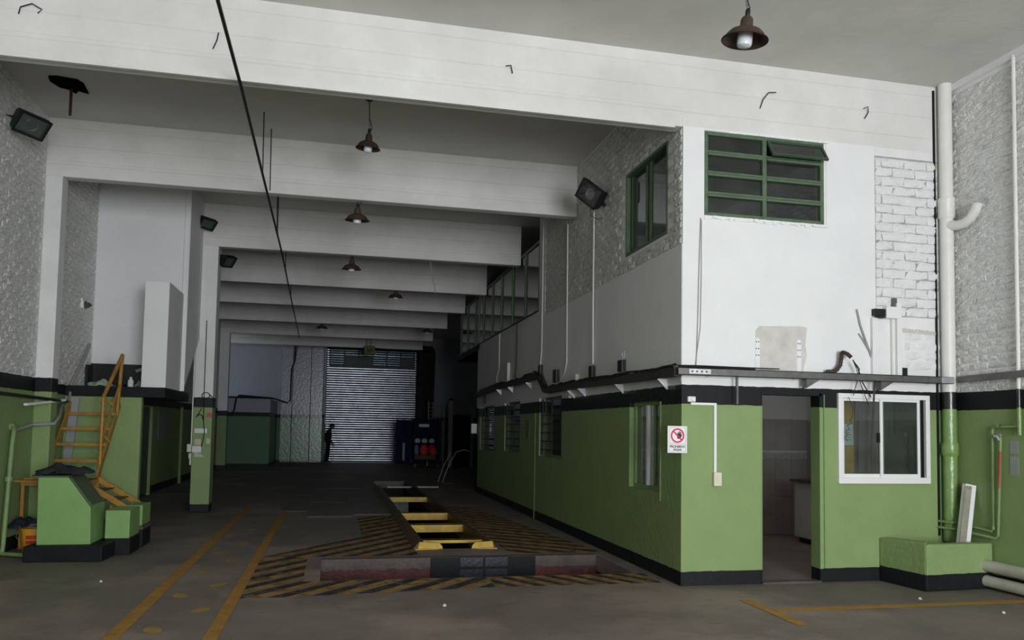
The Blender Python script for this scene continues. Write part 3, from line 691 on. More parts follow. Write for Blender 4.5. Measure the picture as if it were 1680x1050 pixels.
# counter in the back room
o = thing('added_room_lamp', 'unseen tube lamp added on the ceiling to brighten the tiled back room', 'lamp', (6.1, 9.7, 2.9))  # unseen lamp added to lift the brightness of the tiled room
MB().box(-.6, .6, -.05, .05, -.06, 0).obj('housing', 'alu', o)
em = bpy.data.materials.new('added_tube_glow'); em.use_nodes = True; bs_ = em.node_tree.nodes['Principled BSDF']; bs_.inputs['Emission Color'].default_value = (1, .95, .9, 1); bs_.inputs['Emission Strength'].default_value = 42
MB().tube([(-.56, 0, -.075), (.56, 0, -.075)], .016, 10).obj('tube', em, o)
o = thing('counter', 'white counter unit with a dark brown top in the tiled room behind the doorway', 'counter', (7.28, 10.4, 0))
MB().box(-.36, .36, -.55, .55, .10, .93).obj('cabinet_body', 'counter', o); MB().box(-.30, .36, -.52, .52, .012, .10).obj('plinth', 'blackmetal', o)
MB().box(-.42, .36, -.60, .58, .93, .965).obj('worktop', 'wood', o, bevel=.006)
for q in range(2): MB().box(-.365, -.36, -.52 + q * .54, -.02 + q * .54, .14, .9).obj('door_panel', 'counter', o, bevel=.002)
o = tag(MB().tube([(6.7, 11.73, 2.32), (6.7, 11.66, 2.32), (6.74, 11.64, 2.30)], .012, 8).obj('wall_hook', 'steel'), 'small metal pipe stub on the upper wall of the tiled room', 'hook')

# ------------------------------------------------------------------ hanging lamps
def lamp(label, x, y, ztop, zrim, D, glass_on=True, tilt=0, big=False):
    """rusty enamel shade hung from a hook; origin at the ceiling point"""
    o = thing('pendant_lamp', label, 'lamp', (x, y, ztop), 0, 'rusty pendant lamps under the ceiling')
    d = ztop - zrim; r = D / 2
    mt = Matrix.Translation((0, 0, -d)) @ Matrix.Rotation(math.radians(tilt), 4, 'Y') @ Matrix.Rotation(math.radians(6), 4, 'X')
    prof = [(r, 0), (r * .985, .006), (r * .86, .020), (r * .80, .045), (r * .66, .072), (r * .45, .090), (r * .30, .098), (r * .27, .13), (r * .26, .165), (r * .20, .185), (r * .06, .192)]
    inn = [(a - .006 if a > .02 else a, z - .005) for a, z in reversed(prof)]
    m = MB().lathe(prof + [(.001, .192)], n=30); m.v = [tuple(mt @ Vector(v)) for v in m.v]
    k = MB().lathe([(r * .05, .186)] + inn, n=30); k.v = [tuple(mt @ Vector(v)) for v in k.v]; m.add(k.v, k.f)
    m.obj('lamp_shade', 'rust', o, smooth=True)
    if glass_on:
        g = MB().lathe([(.001, -.052), (r * .22, -.05), (r * .30, -.04), (r * .325, -.022), (r * .325, .05), (r * .28, .07)], n=22); g.v = [tuple(mt @ Vector(v)) for v in g.v]
        g.obj('glass_globe', 'opal', o, smooth=True)
    s_ = MB().lathe([(.016, .185), (.02, .195), (.02, .24), (.012, .255), (.001, .256)], n=14); s_.v = [tuple(mt @ Vector(v)) for v in s_.v]
    s_.obj('socket', 'blackmetal', o, smooth=True)
    top = mt @ Vector((0, 0, .25))
    h = MB(); ring = [(top.x + .0, top.y + .02 * math.cos(a), top.z + .018 + .02 * math.sin(a)) for a in [i * PI / 8 for i in range(17)]]
    h.tube(ring, .003, 6); h.tube([(top.x, 0, top.z + .036), (top.x * .6, 0, top.z + .10), (0, 0, -.004)], .0035, 6)
    h.obj('hook', 'steel', o, smooth=True)
    c = MB().tube([(0, 0, -.002), (.006, 0, (top.z) * .35), (.008, 0, top.z + .16), (.030, .0, top.z + .07), (.046, 0, top.z + .03), (.012, 0, top.z - .06)], .0055, 7)
    c.obj('cable', 'cable', o, smooth=True)
    if ztop > 5.5 and not big: MB().lathe([(.055, -.001), (.05, -.012), (.02, -.035), (.001, -.036)], n=18).obj('ceiling_rose', 'rust', o, smooth=True)
    return o
lamp('brown enamel pendant lamp with white glass, the largest, nearest the camera above the office front', 3.11, 5.6, CZ, 4.78, .37, tilt=4)
lamp('brown enamel pendant lamp with white glass on a long cable in the second ceiling bay', .32, 10.1, CZ, 5.20, .32, tilt=3)
lamp('brown enamel pendant lamp with dull glass hooked under the second beam', .25, 11.96, 5.03, 4.74, .37)
lamp('dark enamel pendant lamp hooked under the third beam', .25, 15.86, 5.03, 4.76, .39)
lamp('dark enamel pendant lamp under the fourth beam, right of the others', 1.40, 19.64, 5.03, 4.86, .38)
lamp('dark pendant lamp far back under a beam, left of the roller shutter top', -.48, 26.79, 5.035, 4.87, .40)
lamp('dark pendant lamp far back under a beam, above the right side of the shutter', 3.02, 26.79, 5.035, 4.90, .40)

# ------------------------------------------------------------------ floodlights
def flood(label, loc, rz, pitch, roll=0, sc=1, mount=(0, .16, -.05), lens='glass', back=False):
    o = thing('floodlight', label, 'floodlight', loc, rz)
    mt = Matrix.Rotation(math.radians(roll), 4, 'Y') @ Matrix.Rotation(math.radians(pitch), 4, 'X') @ Matrix.Scale(sc, 4)
    # housing: rectangular mouth facing local -Y, rounded ribbed back
    m = MB(); n = 7; prof = []
    W_, H_ = .17, .125
    secs = [(-.075, 1), (.0, .97), (.05, .84), (.085, .62), (.10, .3)]
    vs = []
    for y, f in secs: vs += [(-W_ * (.6 + .4 * f), y, -H_ * f), (W_ * (.6 + .4 * f), y, -H_ * f), (W_ * (.6 + .4 * f), y, H_ * f), (-W_ * (.6 + .4 * f), y, H_ * f)]
    fs = [(4 * i + j, 4 * i + (j + 1) % 4, 4 * i + 4 + (j + 1) % 4, 4 * i + 4 + j) for i in range(len(secs) - 1) for j in range(4)] + [tuple(range(16, 20))]
    vin = [(x * .9, -.03, z * .9) for x, y, z in vs[:4]]
    m.add([mt @ Vector(v) for v in vs + vin], fs + [(0, 1, 21, 20), (1, 2, 22, 21), (2, 3, 23, 22), (3, 0, 20, 23), (20, 21, 22, 23)])
    for q in range(5): m.box(-.14 + q * .066, -.132 + q * .066, .02, .115, -.06, .07, mt)
    m.obj('housing', 'blackmetal', o)
    r = frame_rect(MB(), 'x', -.178, .178, -.132, .132, -.085, -.07, .018); r.v = [tuple(mt @ Vector(v)) for v in r.v]; r.obj('front_frame', 'blackmetal', o)
    MB().box(-.16, .16, -.076, -.072, -.115, .115, mt).obj('lens', 'glass', o)
    if back: MB().box(-.15, .15, -.045, -.040, -.108, .108, mt).obj('reflector_plate', 'lightsteel', o)
    MB().lathe([(.001, .0), (.05, .002), (.07, .012), (.072, .02)], (0, 0, 0), 18, mt @ Matrix.Translation((0, -.035, 0)) @ Matrix.Rotation(PI / 2, 4, 'X')).obj('reflector', 'lightsteel', o, smooth=True)
    y = MB(); e = Vector(mount)
    a, b = mt @ Vector((-.19, 0, 0)), mt @ Vector((.19, 0, 0)); c = mt @ Vector((-.19, .13, -.06)); d = mt @ Vector((.19, .13, -.06))
    y.bar(a, c, .022, .006).bar(b, d, .022, .006).bar(c, d, .022, .006).bar((c + d) / 2, e, .022, .02)
    y.obj('bracket', 'blackmetal', o)
    return o
f1 = flood('black floodlight tilted on the grey brick side wall left of the green framed window', (3.47, 10.50, 4.99), math.radians(-46), 14, 40, 1.12, mount=(.10, .20, -.16))
MB().tube([(0.0, .10, -.10), (-.10, .13, -.18), (-.11, .16, -.26), (-.02, .24, -.31), (.04, .25, -.28)], .006, 7).obj('cable', 'cable', f1, smooth=True)
flood('black floodlight facing down on the rough left wall near the picture edge', (-3.72, 10.50, 5.27), math.radians(50), 42, 4, 1.05, mount=(-.03, .20, .0), back=True)
flood('black floodlight at the top of the green and white pillar', (-2.42, 15.45, 5.40), math.radians(40), 46, 4, .85, mount=(-.03, .17, .0), back=True)
flood('smaller dark floodlight in the shade just behind the green and white pillar', (-2.12, 16.06, 4.83), math.radians(60), 38, -8, .9, mount=(-.02, .13, .02), back=True)

# long overhead rod with hangers under the beams
o = thing('overhead_rod', 'long black rod running away under all the beams on thin hangers', 'rod', (-1.0, 5.0, 4.97))
MB().tube([(-.99, 4.2, 4.99), (-.99, 7.98, 4.97), (-1.08, 15.77, 4.98), (-1.22, 22.9, 4.96), (-1.36, 30.7, 4.95)], .017, 8).obj('rod', 'cable', o, smooth=True, world=True)
for y, x in ((5.6, -.99), (10.9, -1.03), (11.5, -.98), (13.9, -1.05), (14.4, -1.07), (17.6, -1.12), (21.2, -1.19)):
    MB().tube([(x, y, 4.96), (x - .01, y, CZ)], .008, 6).obj('hanger', 'cable', o, smooth=True, world=True)
# black sheet paints the dark of a broken ceiling hole; stub of pipe
o = thing('ceiling_hole', 'ragged black sheet painting the dark of a hole broken in the ceiling at upper left, with a pipe stub', 'hole', (-3.35, 10.6, CZ))
hp = [(-.26, -.22), (-.12, -.25), (.18, -.2), (.24, -.08), (.22, .12), (.20, .3), (.06, .22), (-.02, .34), (-.10, .2), (-.22, .15), (-.30, -.05)]
MB().prism(hp, lambda u, v, t: (u * .72 + .02, v * .85, t), -.014, .0).obj('hole_shade_sheet', 'hole_dark', o)
MB().tube([(-.0, .12, -.01), (.0, .12, -.36)], .018, 8).obj('pipe_stub', 'rust', o, smooth=True)
# bent rebar hooks on the beam faces
for i, (x, z, pts, lb) in enumerate([
    (-2.97, 5.42, [(0, 0, 0), (.02, -.02, .06), (.12, -.03, .10), (.20, -.02, .06), (.16, 0, .03)], 'bent wire hook on the first beam, far left'),
    (-1.26, 5.36, [(0, 0, -.06), (.04, -.03, .02), (.05, -.02, .10)], 'short bent wire on the first beam beside the overhead rod'),
    (1.66, 5.38, [(0, 0, .10), (.05, -.03, .10), (.07, -.02, .02)], 'small curled wire in the middle of the first beam'),
    (4.62, 5.42, [(0, 0, -.08), (.03, -.02, .02), (.09, -.04, .10), (.18, -.04, .11)], 'dark bent wire on the beam above the eight-light window'),
    (5.96, 5.40, [(0, 0, .08), (.04, -.03, .10), (.05, -.02, .03), (.01, -.01, -.04)], 'wire hook on the beam near the white drain pipe')]):
    p = [(a, min(b, 0), c) for a, b, c in pts]; tag(MB().tube(p, .006, 6).obj('wire_hook', 'cable', smooth=True, loc=(x, YS - .004, z)), lb, 'hook')
tag(MB().tube([(0, 0, 0), (.02, -.02, -.18), (.09, -.02, -.5), (.12, -.01, -.66)], .008, 6).obj('dangling_wire', 'greycable', smooth=True, loc=(1.80, 15.76, 5.0)), 'pale wire dangling from the third beam at right', 'wire')

# ------------------------------------------------------------------ cable trays, conduits and boxes
o = thing('cable_tray', 'galvanised steel channel running along the office front under the white wall', 'cable tray', (5.3, 7.9, 2.3))
MB().box(3.60, 7.03, 7.88, 7.886, 2.265, 2.345).box(3.60, 7.03, 7.88, 7.96, 2.265, 2.271).box(3.6, 7.03, 7.88, 7.90, 2.338, 2.345).obj('channel', 'steel', o, world=True)
MB().box(3.72, 3.97, 7.872, 7.88, 2.28, 2.33).obj('slotted_plate', 'lightsteel', o, world=True)
for q in range(4): MB().box(3.745 + q * .055, 3.765 + q * .055, 7.869, 7.872, 2.297, 2.313).obj('slot', 'ink', o, world=True)
MB().box(6.86, 7.03, 7.868, 7.876, 2.27, 2.34).obj('joint_plate', 'lightsteel', o, world=True)
for x in (5.13, 6.07):
    MB().prism([(0, 0), (.17, 0), (.0, -.10)], lambda u, v, t: (x + u, t, 2.265 + v), 7.885, YS).obj('bracket', 'steel', o, world=True)
MB().box(4.305, 4.325, 7.93, 7.96, 1.97, 2.265).obj('drop_strut', 'steel', o, world=True)
wires = MB(); wr_ = random.Random(4)
for q in range(3): wires.tube([(3.62 + i * .3, 7.92 + .012 * q, 2.352 + .008 * q + wr_.uniform(0, .01)) for i in range(5 if q else 4)], .007, 6)
wires.obj('loose_cable', 'cable', o, smooth=True, world=True)
o.location = (o.location.x - .04, o.location.y - .08, o.location.z - .004)
for x in (4.0, 5.05, 6.0, 6.8): MB().box(x, x + .03, 7.94, 8.06, 2.268, 2.28).obj('wall_arm', 'steel', o, world=False, loc=(-5.3, -7.9, -2.3))
o = thing('cable_tray', 'grey steel channel along the whitewashed brick right wall', 'cable tray', (7.03, 7.0, 2.3))
MB().bar((7.045, 7.78, 2.31), (7.045, 2.5, 2.40), .03, .075).obj('channel', 'steel', o, world=True)
# brown trunking on the side wall
o = thing('wiring_trunking', 'sagging dark brown cable trunk along the grey side wall of the office', 'cable tray', (3.6, 10.0, 2.4))
tp = [(3.60, 7.90, 2.30), (3.60, 9.3, 2.31), (3.60, 11.0, 2.335), (3.60, 12.3, 2.345), (3.60, 13.2, 2.33), (3.61, 13.45, 2.36), (3.61, 13.85, 2.62), (3.61, 14.1, 2.64), (3.60, 15.5, 2.60), (3.60, 17.5, 2.60), (3.60, 20.4, 2.52)]
t = MB()
for a, b in zip(tp, tp[1:]): t.bar(a, b, .09, .10)
t.obj('trunk', 'trunk', o, world=True)
tw_ = MB(); tr_ = random.Random(6)
for q in range(5):
    base = [Vector(a).lerp(Vector(b), k / 4) for a, b in zip(tp, tp[1:]) for k in range(4)]
    tw_.tube([p + Vector((-.03 + tr_.uniform(-.02, .02), 0, .05 + tr_.uniform(-.03, .035))) for p in base], .010, 6)
tw_.obj('cable_bundle', 'cable', o, smooth=True, world=True)
for y, z in ((8.35, 2.25), (9.75, 2.26), (11.35, 2.28), (11.9, 2.27), (14.7, 2.55), (16.3, 2.54), (17.5, 2.54)):
    MB().prism([(XS, z), (XS - .12, z), (XS - .12, z - .012), (XS - .01, z - .12), (XS, z - .12)], lambda u, v, t: (u, t, v), y, y + .03).obj('bracket', 'lightsteel', o, world=True)
cnd = [('thin white conduit dropping from the floodlight on the side wall', [(10.93, 4.86), (10.93, 3.5), (10.94, 2.62)]),
       ('thin white conduit curving at the foot, middle of the side wall', [(12.28, 5.02), (12.28, 2.75), (12.38, 2.58), (12.62, 2.50)]),
       ('thin white conduit farthest left on the rough grey brick', [(13.84, 5.6), (13.84, 3.05), (13.95, 2.9), (13.92, 2.72)]),
       ('faint white conduit under the mezzanine glazing', [(17.75, 3.84), (17.75, 3.0), (17.95, 2.85), (17.9, 2.68)]),
       ('thin dark cable running down the grey render under the glazing', [(15.98, 3.86), (15.98, 3.0), (16.05, 2.72)])]
for i, (lb, pts) in enumerate(cnd):
    o = tag(MB().tube([(XS - .018 - (.008 if p[1] < 3 else .02 if pts[0][1] > 4 else 0), p[0], p[1]) for p in pts], .013 if i < 4 else .008, 8).obj('conduit', 'pvcwhite' if i < 4 else 'cable', smooth=True), lb, 'conduit')
def jbox(name, lb, y, z, w, h, m, ext=None):
    o = thing(name, lb, 'junction box', (XS - .0075, y, z))
    MB().box(-.06, 0, -w / 2, w / 2, -h / 2, h / 2).obj('body', m, o, bevel=.003)
    if m == 'blackmetal':
        frame_rect(MB(), 'x', -.062, .0, -h / 2 - .006, h / 2 + .006, -w / 2 - .004, -w / 2, .007).obj('rim', 'steel', o)
    return o
jbox('junction_box', 'black open junction box nearest the corner with loose white wires', 9.73, 2.50, .17, .15, 'blackmetal')
tag(MB().tube([(XS - .03, 9.68, 2.58), (XS - .05, 9.60, 2.64), (XS - .06, 9.57, 2.68)], .006, 6).tube([(XS - .03, 9.70, 2.58), (XS - .06, 9.66, 2.66)], .006, 6).obj('loose_wire', 'pvcwhite', smooth=True), 'loose white wire ends above the nearest black junction box', 'wire')
jbox('junction_box', 'small black junction box at the foot of the floodlight conduit', 10.95, 2.50, .16, .18, 'blackmetal')
jbox('junction_box', 'cream junction box between two black boxes on the side wall', 11.75, 2.45, .17, .13, 'ivory')
jbox('junction_box', 'black junction box of tangled wires left of the curved conduit', 12.86, 2.56, .22, .22, 'blackmetal')
jbox('junction_box', 'small black junction box under the farthest left white conduit', 13.9, 2.74, .15, .17, 'blackmetal')
jbox('junction_box', 'tall white wiring cover farther back on the grey wall', 16.67, 2.88, .10, .40, 'pvcwhite')
tag(B('conduit_stub', 'ivory', XS - .06, XS - .001, 12.02, 12.16, 2.16, 2.30), 'short cream trunking stub below the brown cable trunk', 'trunking')
tag(MB().tube([(XS - .03, 19.4 + .14 * math.cos(a), 2.38 + .10 * math.sin(a)) for a in [i * PI / 8 for i in range(17)]], .008, 6).obj('cable_coil', 'cable', smooth=True), 'small loop of black cable hung above the farthest barred window', 'cable')
o = thing('side_box', 'white box fixed beyond the farthest barred window', 'box', (3.60, 20.62, 1.65))
MB().box(-.07, .08, -.06, .0, -.13, .13).obj('body', 'pvcwhite', o, bevel=.01)
o = thing('wall_notice', 'faded yellow framed notice between two barred windows', 'notice', (XS, 15.0, 1.65))
frame_rect(MB(), 'y', -.18, .18, -.19, .17, -.012, -.001, .012).obj('frame', 'dirtyyellow', o)
for q in range(6): MB().box(-.010, -.002, -.12, .12 - .05 * (q % 2), .10 - q * .05, .118 - q * .05).obj('text_line', 'dirtyyellow', o)

# ------------------------------------------------------------------ things on the front wall
sg = thing('prohibition_sign', 'white sign with a red barred hand and PROHIBIDO PASAR fixed over the block corner', 'sign', (3.625, YS - .012, 1.57))
MB().box(-.113, .113, -.006, .004, -.145, .145).obj('plate', 'signwhite', sg, bevel=.002)
frame_rect(MB(), 'x', -.097, .097, -.045, .128, -.0075, -.006, .003).obj('border_line', 'signgrey', sg)
frame_rect(MB(), 'x', -.097, .097, -.130, -.055, -.0075, -.006, .003).obj('border_line', 'signgrey', sg)
rg_ = MB(); n = 40
for i in range(n):
    a, b = 2 * PI * i / n, 2 * PI * (i + 1) / n
    rg_.prism([(.062 * math.cos(a), .062 * math.sin(a)), (.078 * math.cos(a), .078 * math.sin(a)), (.078 * math.cos(b), .078 * math.sin(b)), (.062 * math.cos(b), .062 * math.sin(b))], lambda u, v, t: (u, t, v + .042), -.0105, -.0095)
rg_.obj('red_ring', 'signred', sg)
sl = MB().prism([(-.055, .045), (-.045, .055), (.055, -.045), (.045, -.055)], lambda u, v, t: (u, t, v + .042), -.0115, -.0105); sl.obj('red_bar', 'signred', sg)
hd = [(.002, -.036), (.030, -.036), (.045, -.012), (.053, .010), (.049, .014), (.040, .002), (.044, .034), (.038, .036), (.033, .008), (.031, .046), (.025, .047), (.022, .010), (.017, .044), (.011, .043), (.011, .008), (.002, .032), (-.003, .030), (.0, -.004), (-.004, -.02)]
MB().prism(hd, lambda u, v, t: (u - .0, t, v + .044), -.0098, -.0085).obj('hand_symbol', 'ink', sg)
def lettering(txt, size, loc, m, parent, rx=PI / 2, rz=0):
    cu = bpy.data.curves.new('lettering', 'FONT'); cu.body = txt; cu.size = size; cu.align_x = 'CENTER'; cu.extrude = .0006; cu.offset = size * .02
    t = bpy.data.objects.new('lettering', cu); COL.objects.link(t)
    dg = bpy.context.evaluated_depsgraph_get(); me = bpy.data.meshes.new_from_object(t.evaluated_get(dg)); bpy.data.objects.remove(t)
    me.materials.clear(); me.materials.append(M[m]); o = bpy.data.objects.new('lettering', me); COL.objects.link(o)
    o.parent = parent; o.location = loc; o.rotation_euler = (rx, 0, rz); return o
lettering('PROHIBIDO', .033, (0, -.008, -.088), 'ink', sg); lettering('PASAR', .033, (0, -.008, -.121), 'ink', sg)
sw = thing('light_switch', 'cream double switch box at the end of the white conduit on the green front', 'switch', (4.09, YS, 1.145))
MB().box(-.045, .048, -.045, 0, -.075, .075).obj('body', 'ivory', sw, bevel=.008)
for q in range(3): MB().box(-.016, .022, -.049, -.045, -.040 + q * .030, -.018 + q * .030).obj('rocker', 'ivory', sw, bevel=.002)
cn = thing('wall_conduit', 'white square conduit making a corner above the cream switch', 'conduit', (4.07, YS, 1.96))
MB().box(4.055, 4.085, YS - .022, YS, 1.22, 1.975).obj('vertical_run', 'alu', cn, world=True, bevel=.003)
MB().box(3.78, 4.055, YS - .022, YS, 1.948, 1.975).obj('horizontal_run', 'alu', cn, world=True, bevel=.003)
bx = thing('socket_box', 'small white round-faced box at the left end of the conduit by the corner', 'box', (3.79, YS, 2.01))
MB().box(-.05, .04, -.035, 0, -.03, .03).obj('body', 'pvcwhite', bx, bevel=.006)
MB().lathe([(.001, .008), (.022, .008), (.026, 0)], (.012, -.036, 0), 18, Matrix.Rotation(PI / 2, 4, 'X')).obj('round_cover', 'alu', bx, smooth=True)
tag(MB().tube([(3.89, YS - .012, 4.02), (3.87, YS - .014, 3.4), (3.86, YS - .012, 2.9), (3.84, YS - .014, 2.36)], .006, 6).tube([(3.90, YS - .012, 4.0), (3.90, YS - .014, 3.4), (3.89, YS - .012, 2.8), (3.83, YS - .014, 2.37)], .005, 6).obj('thin_wire', 'greycable', smooth=True), 'pair of thin grey wires hanging down the white front beside the corner', 'wire')
# bare plaster patch with two drilled rails
pa = thing('plaster_patch', 'beige bare plaster patch with two drilled rails on the white front', 'patch', (4.87, YS, 2.6))
pp = [(-.30, -.24), (-.31, .20), (-.26, .25), (.26, .27), (.33, .26), (.31, .05), (.33, -.05), (.28, -.24)]
MB().prism(pp, lambda u, v, t: (u, t, v), -.0105, -.008).obj('patch', 'patch', pa)
for x in (-.315, .20):
    MB().prism([(x, -.245), (x + .055, -.245), (x + .055, .10), (x + .03, .12), (x, .10)], lambda u, v, t: (u, t, v), -.016, -.0095).obj('rail', 'plaster', pa)
    for q in range(3):
        for k in (0, 1): MB().lathe([(.001, .002), (.007, .002), (.007, 0)], (x + .012 + k * .028, -.0165, -.08 + q * .075), 10, Matrix.Rotation(PI / 2, 4, 'X')).obj('drill_hole', 'ink', pa)
# bent hose on the tray with thin leads
hs = thing('flexible_hose', 'bent dark corrugated hose with split leads standing up from the front tray', 'hose', (5.5, 7.9, 2.35))
pts = []
cpts = [(5.40, 7.90, 2.36), (5.47, 7.90, 2.36), (5.53, 7.90, 2.38), (5.575, 7.90, 2.44), (5.59, 7.90, 2.52), (5.585, 7.89, 2.57), (5.60, 7.88, 2.585), (5.64, 7.86, 2.565), (5.69, 7.85, 2.52)]
for a, b in zip(cpts, cpts[1:]):
    for k in range(5): pts.append(Vector(a).lerp(Vector(b), k / 5))
MB().tube(pts, .022, 12, rad=[.026 if i % 2 else .020 for i in range(len(pts))]).obj('hose', 'rust', hs, smooth=True, world=True)
for q, e in enumerate([(5.95, 7.92, 2.00), (5.99, 7.93, 2.09), (5.74, 7.90, 2.10)]):
    MB().tube([(5.70, 7.85, 2.50), (5.74 + .02 * q, 7.84, 2.40), (5.80 + .03 * q if q < 2 else 5.76, 7.86, 2.25), e], .0045 + .002 * (q == 1), 6).obj('lead', 'cable', hs, smooth=True, world=True)
tag(MB().tube([(6.02, 7.87, 2.30), (5.985, 7.85, 2.27), (5.965, 7.84, 2.15), (5.96, 7.85, 1.9), (5.945, 7.86, 1.6), (5.94, 7.86, 1.25)], .011, 8).obj('hanging_cable', 'trunk', smooth=True), 'brown cable hanging from the tray across the left pane of the white window', 'cable')
# broken branch-like scratches and the U shaped white duct frame
tag(MB().tube([(5.84, YS - .014, 3.10), (5.88, YS - .02, 2.92), (5.95, YS - .02, 2.74), (6.03, YS - .015, 2.55)], .012, 7).tube([(5.86, YS - .014, 2.82), (5.92, YS - .02, 2.74), (6.01, YS - .016, 2.60)], .009, 6).obj('torn_cable', 'greycable', smooth=True), 'torn grey cable stub rising diagonally left of the white duct frame', 'cable')
uf = thing('duct_support', 'white steel duct frame fixed upright on the tray by the brick strip', 'duct frame', (6.2, YS, 2.35))
MB().box(-.18, -.11, -.055, 0, 0, .66).obj('left_post', 'alu', uf, bevel=.003)
MB().box(.13, .19, -.075, 0, 0, .84).obj('right_post', 'alu', uf, bevel=.003)
MB().box(.09, .13, -.035, 0, 0, .70).obj('inner_flange', 'pvcwhite', uf)
MB().box(-.02, .16, -.09, 0, .655, .79).obj('cross_piece', 'alu', uf, bevel=.003)
MB().box(-.16, -.02, -.07, 0, .68, .76).box(-.15, -.03, -.08, -.01, .655, .67).obj('broken_end', 'blackmetal', uf)
MB().box(.10, .15, -.05, 0, .79, .90).obj('torn_top', 'steel', uf)
MB().box(.20, .28, -.05, -.0, .0, .09).obj('black_clip', 'blackmetal', uf)
gr = MB(); g_ = random.Random(9)
for i in range(26): gr.box(6.46 + i * .02, 6.482 + i * .02, YS - .010, YS + .002, 2.86 - .004 * g_.random() - i * .0006, 2.90 + .015 * g_.random() - i * .001)
gr.obj('plaster_groove', 'patch', wf)

# ------------------------------------------------------------------ drain pipe in the corner
dp = thing('drain_pipe', 'thick drain pipe in the right corner, white above, black and green below', 'pipe', (7.01, 7.895, 0))
PXc, PYc = -.005, 0
MB().tube([(0, 0, 2.17), (0, 0, 5.85)], .075, 20).obj('white_pipe', 'pvcwhite', dp, smooth=True)
MB().tube([(0, 0, 1.97), (0, 0, 2.17)], .0765, 20).obj('black_band', 'pvcblack', dp, smooth=True)
MB().tube([(0, 0, .45), (0, 0, 1.97)], .076, 20).obj('green_pipe', 'pvcgreen', dp, smooth=True)
MB().lathe([(.076, 4.22), (.092, 4.24), (.092, 4.44), (.096, 4.45), (.09, 4.47), (.076, 4.47)], n=20).obj('white_socket', 'pvcwhite', dp, smooth=True)
MB().lathe([(.076, 1.42), (.092, 1.45), (.095, 1.52), (.088, 1.58), (.076, 1.58)], n=20).obj('green_socket', 'pvcgreen', dp, smooth=True)
MB().lathe([(.07, .44), (.082, .46), (.082, .60), (.07, .61)], n=20).obj('foot_socket', 'pvcgreendull', dp, smooth=True)
MB().tube([(.0, -.03, 4.14), (.02, -.14, 4.115), (.035, -.24, 4.12), (.045, -.32, 4.16), (.05, -.38, 4.23), (.052, -.42, 4.31)], .05, 16, cap=False, rad=[.058, .056, .055, .054, .053, .056]).obj('branch_elbow', 'pvcwhite', dp, smooth=True)
MB().tube([(.051, -.413, 4.298), (.052, -.417, 4.304)], .050, 16).obj('branch_mouth', 'blackmetal', dp)
tag(B('gap_shade_strip', 'blackpaint', 6.905, 6.925, YS - .02, YS, .5, 5.8), 'black strip painting the shade of the gap between the white front and the drain pipe', 'gap')  # raised black strip paints in the shade of the gap
# pipes on the right wall
rp = thing('wall_pipe', 'thin white and green pipe running down the right brick wall to a green tap branch', 'pipe', (7.08, 7.03, 1.7))
MB().tube([(7.08, 6.985, 5.80), (7.08, 7.0, 2.17)], .021, 12).obj('white_run', 'pvcwhite', rp, smooth=True, world=True)
MB().tube([(7.08, 7.0, 2.17), (7.08, 7.0, 1.97)], .0215, 12).obj('black_band', 'pvcblack', rp, smooth=True, world=True)
MB().tube([(7.08, 7.0, 1.97), (7.08, 7.0, 1.68)], .022, 12).obj('green_run', 'pvcgreen', rp, smooth=True, world=True)
MB().tube([(7.08, 7.0, 1.77), (7.085, 7.25, 1.765), (7.085, 7.35, 1.755), (7.085, 7.36, 1.72), (7.09, 7.37, .66), (7.09, 7.40, .62), (7.03, 7.77, .66), (6.93, 7.80, .67), (6.91, 7.97, .67)], .015, 10).obj('branch_pipe', 'pvcgreendull', rp, smooth=True, world=True)
MB().lathe([(.022, -.02), (.026, 0), (.022, .02)], (7.08, 7.27, 1.77), 14, Matrix.Rotation(PI / 2, 4, 'X')).lathe([(.02, -.02), (.024, 0), (.02, .02)], (7.09, 7.37, .66), 14).obj('pipe_fitting', 'pvcgreen', rp, smooth=True, world=True)
rq = thing('tap_pipe', 'thin green pipe with a red streak and a brass tap end on the right wall', 'pipe', (7.08, 7.25, 1.2))
MB().tube([(7.075, 7.245, 1.66), (7.08, 7.25, 1.60), (7.085, 7.31, .58), (7.085, 7.34, .55), (7.03, 7.73, .58), (6.94, 7.77, .60), (6.90, 7.97, .60)], .0155, 10).obj('pipe', 'pvcgreendull', rq, smooth=True, world=True)
MB().tube([(7.068, 7.245, 1.50), (7.070, 7.275, 1.10)], .012, 8).obj('red_streak', 'redrubber', rq, smooth=True, world=True)
MB().tube([(7.07, 7.25, 1.62), (7.06, 7.27, 1.66), (7.05, 7.30, 1.665)], .016, 10).box(7.05, 7.07, 7.22, 7.27, 1.665, 1.69).obj('tap', 'lightsteel', rq, world=True)
gy = thing('wall_stain_plate', 'grey rubbed patches on the green right wall beside the taps', 'patch', (XR - .001, 7.11, 1.42))
MB().box(-.004, 0, -.05, .05, .06, .20).obj('rubbed_patch', 'insidedark', gy); MB().box(-.004, 0, -.055, .055, -.17, .03).obj('rubbed_patch', 'insidedark', gy)

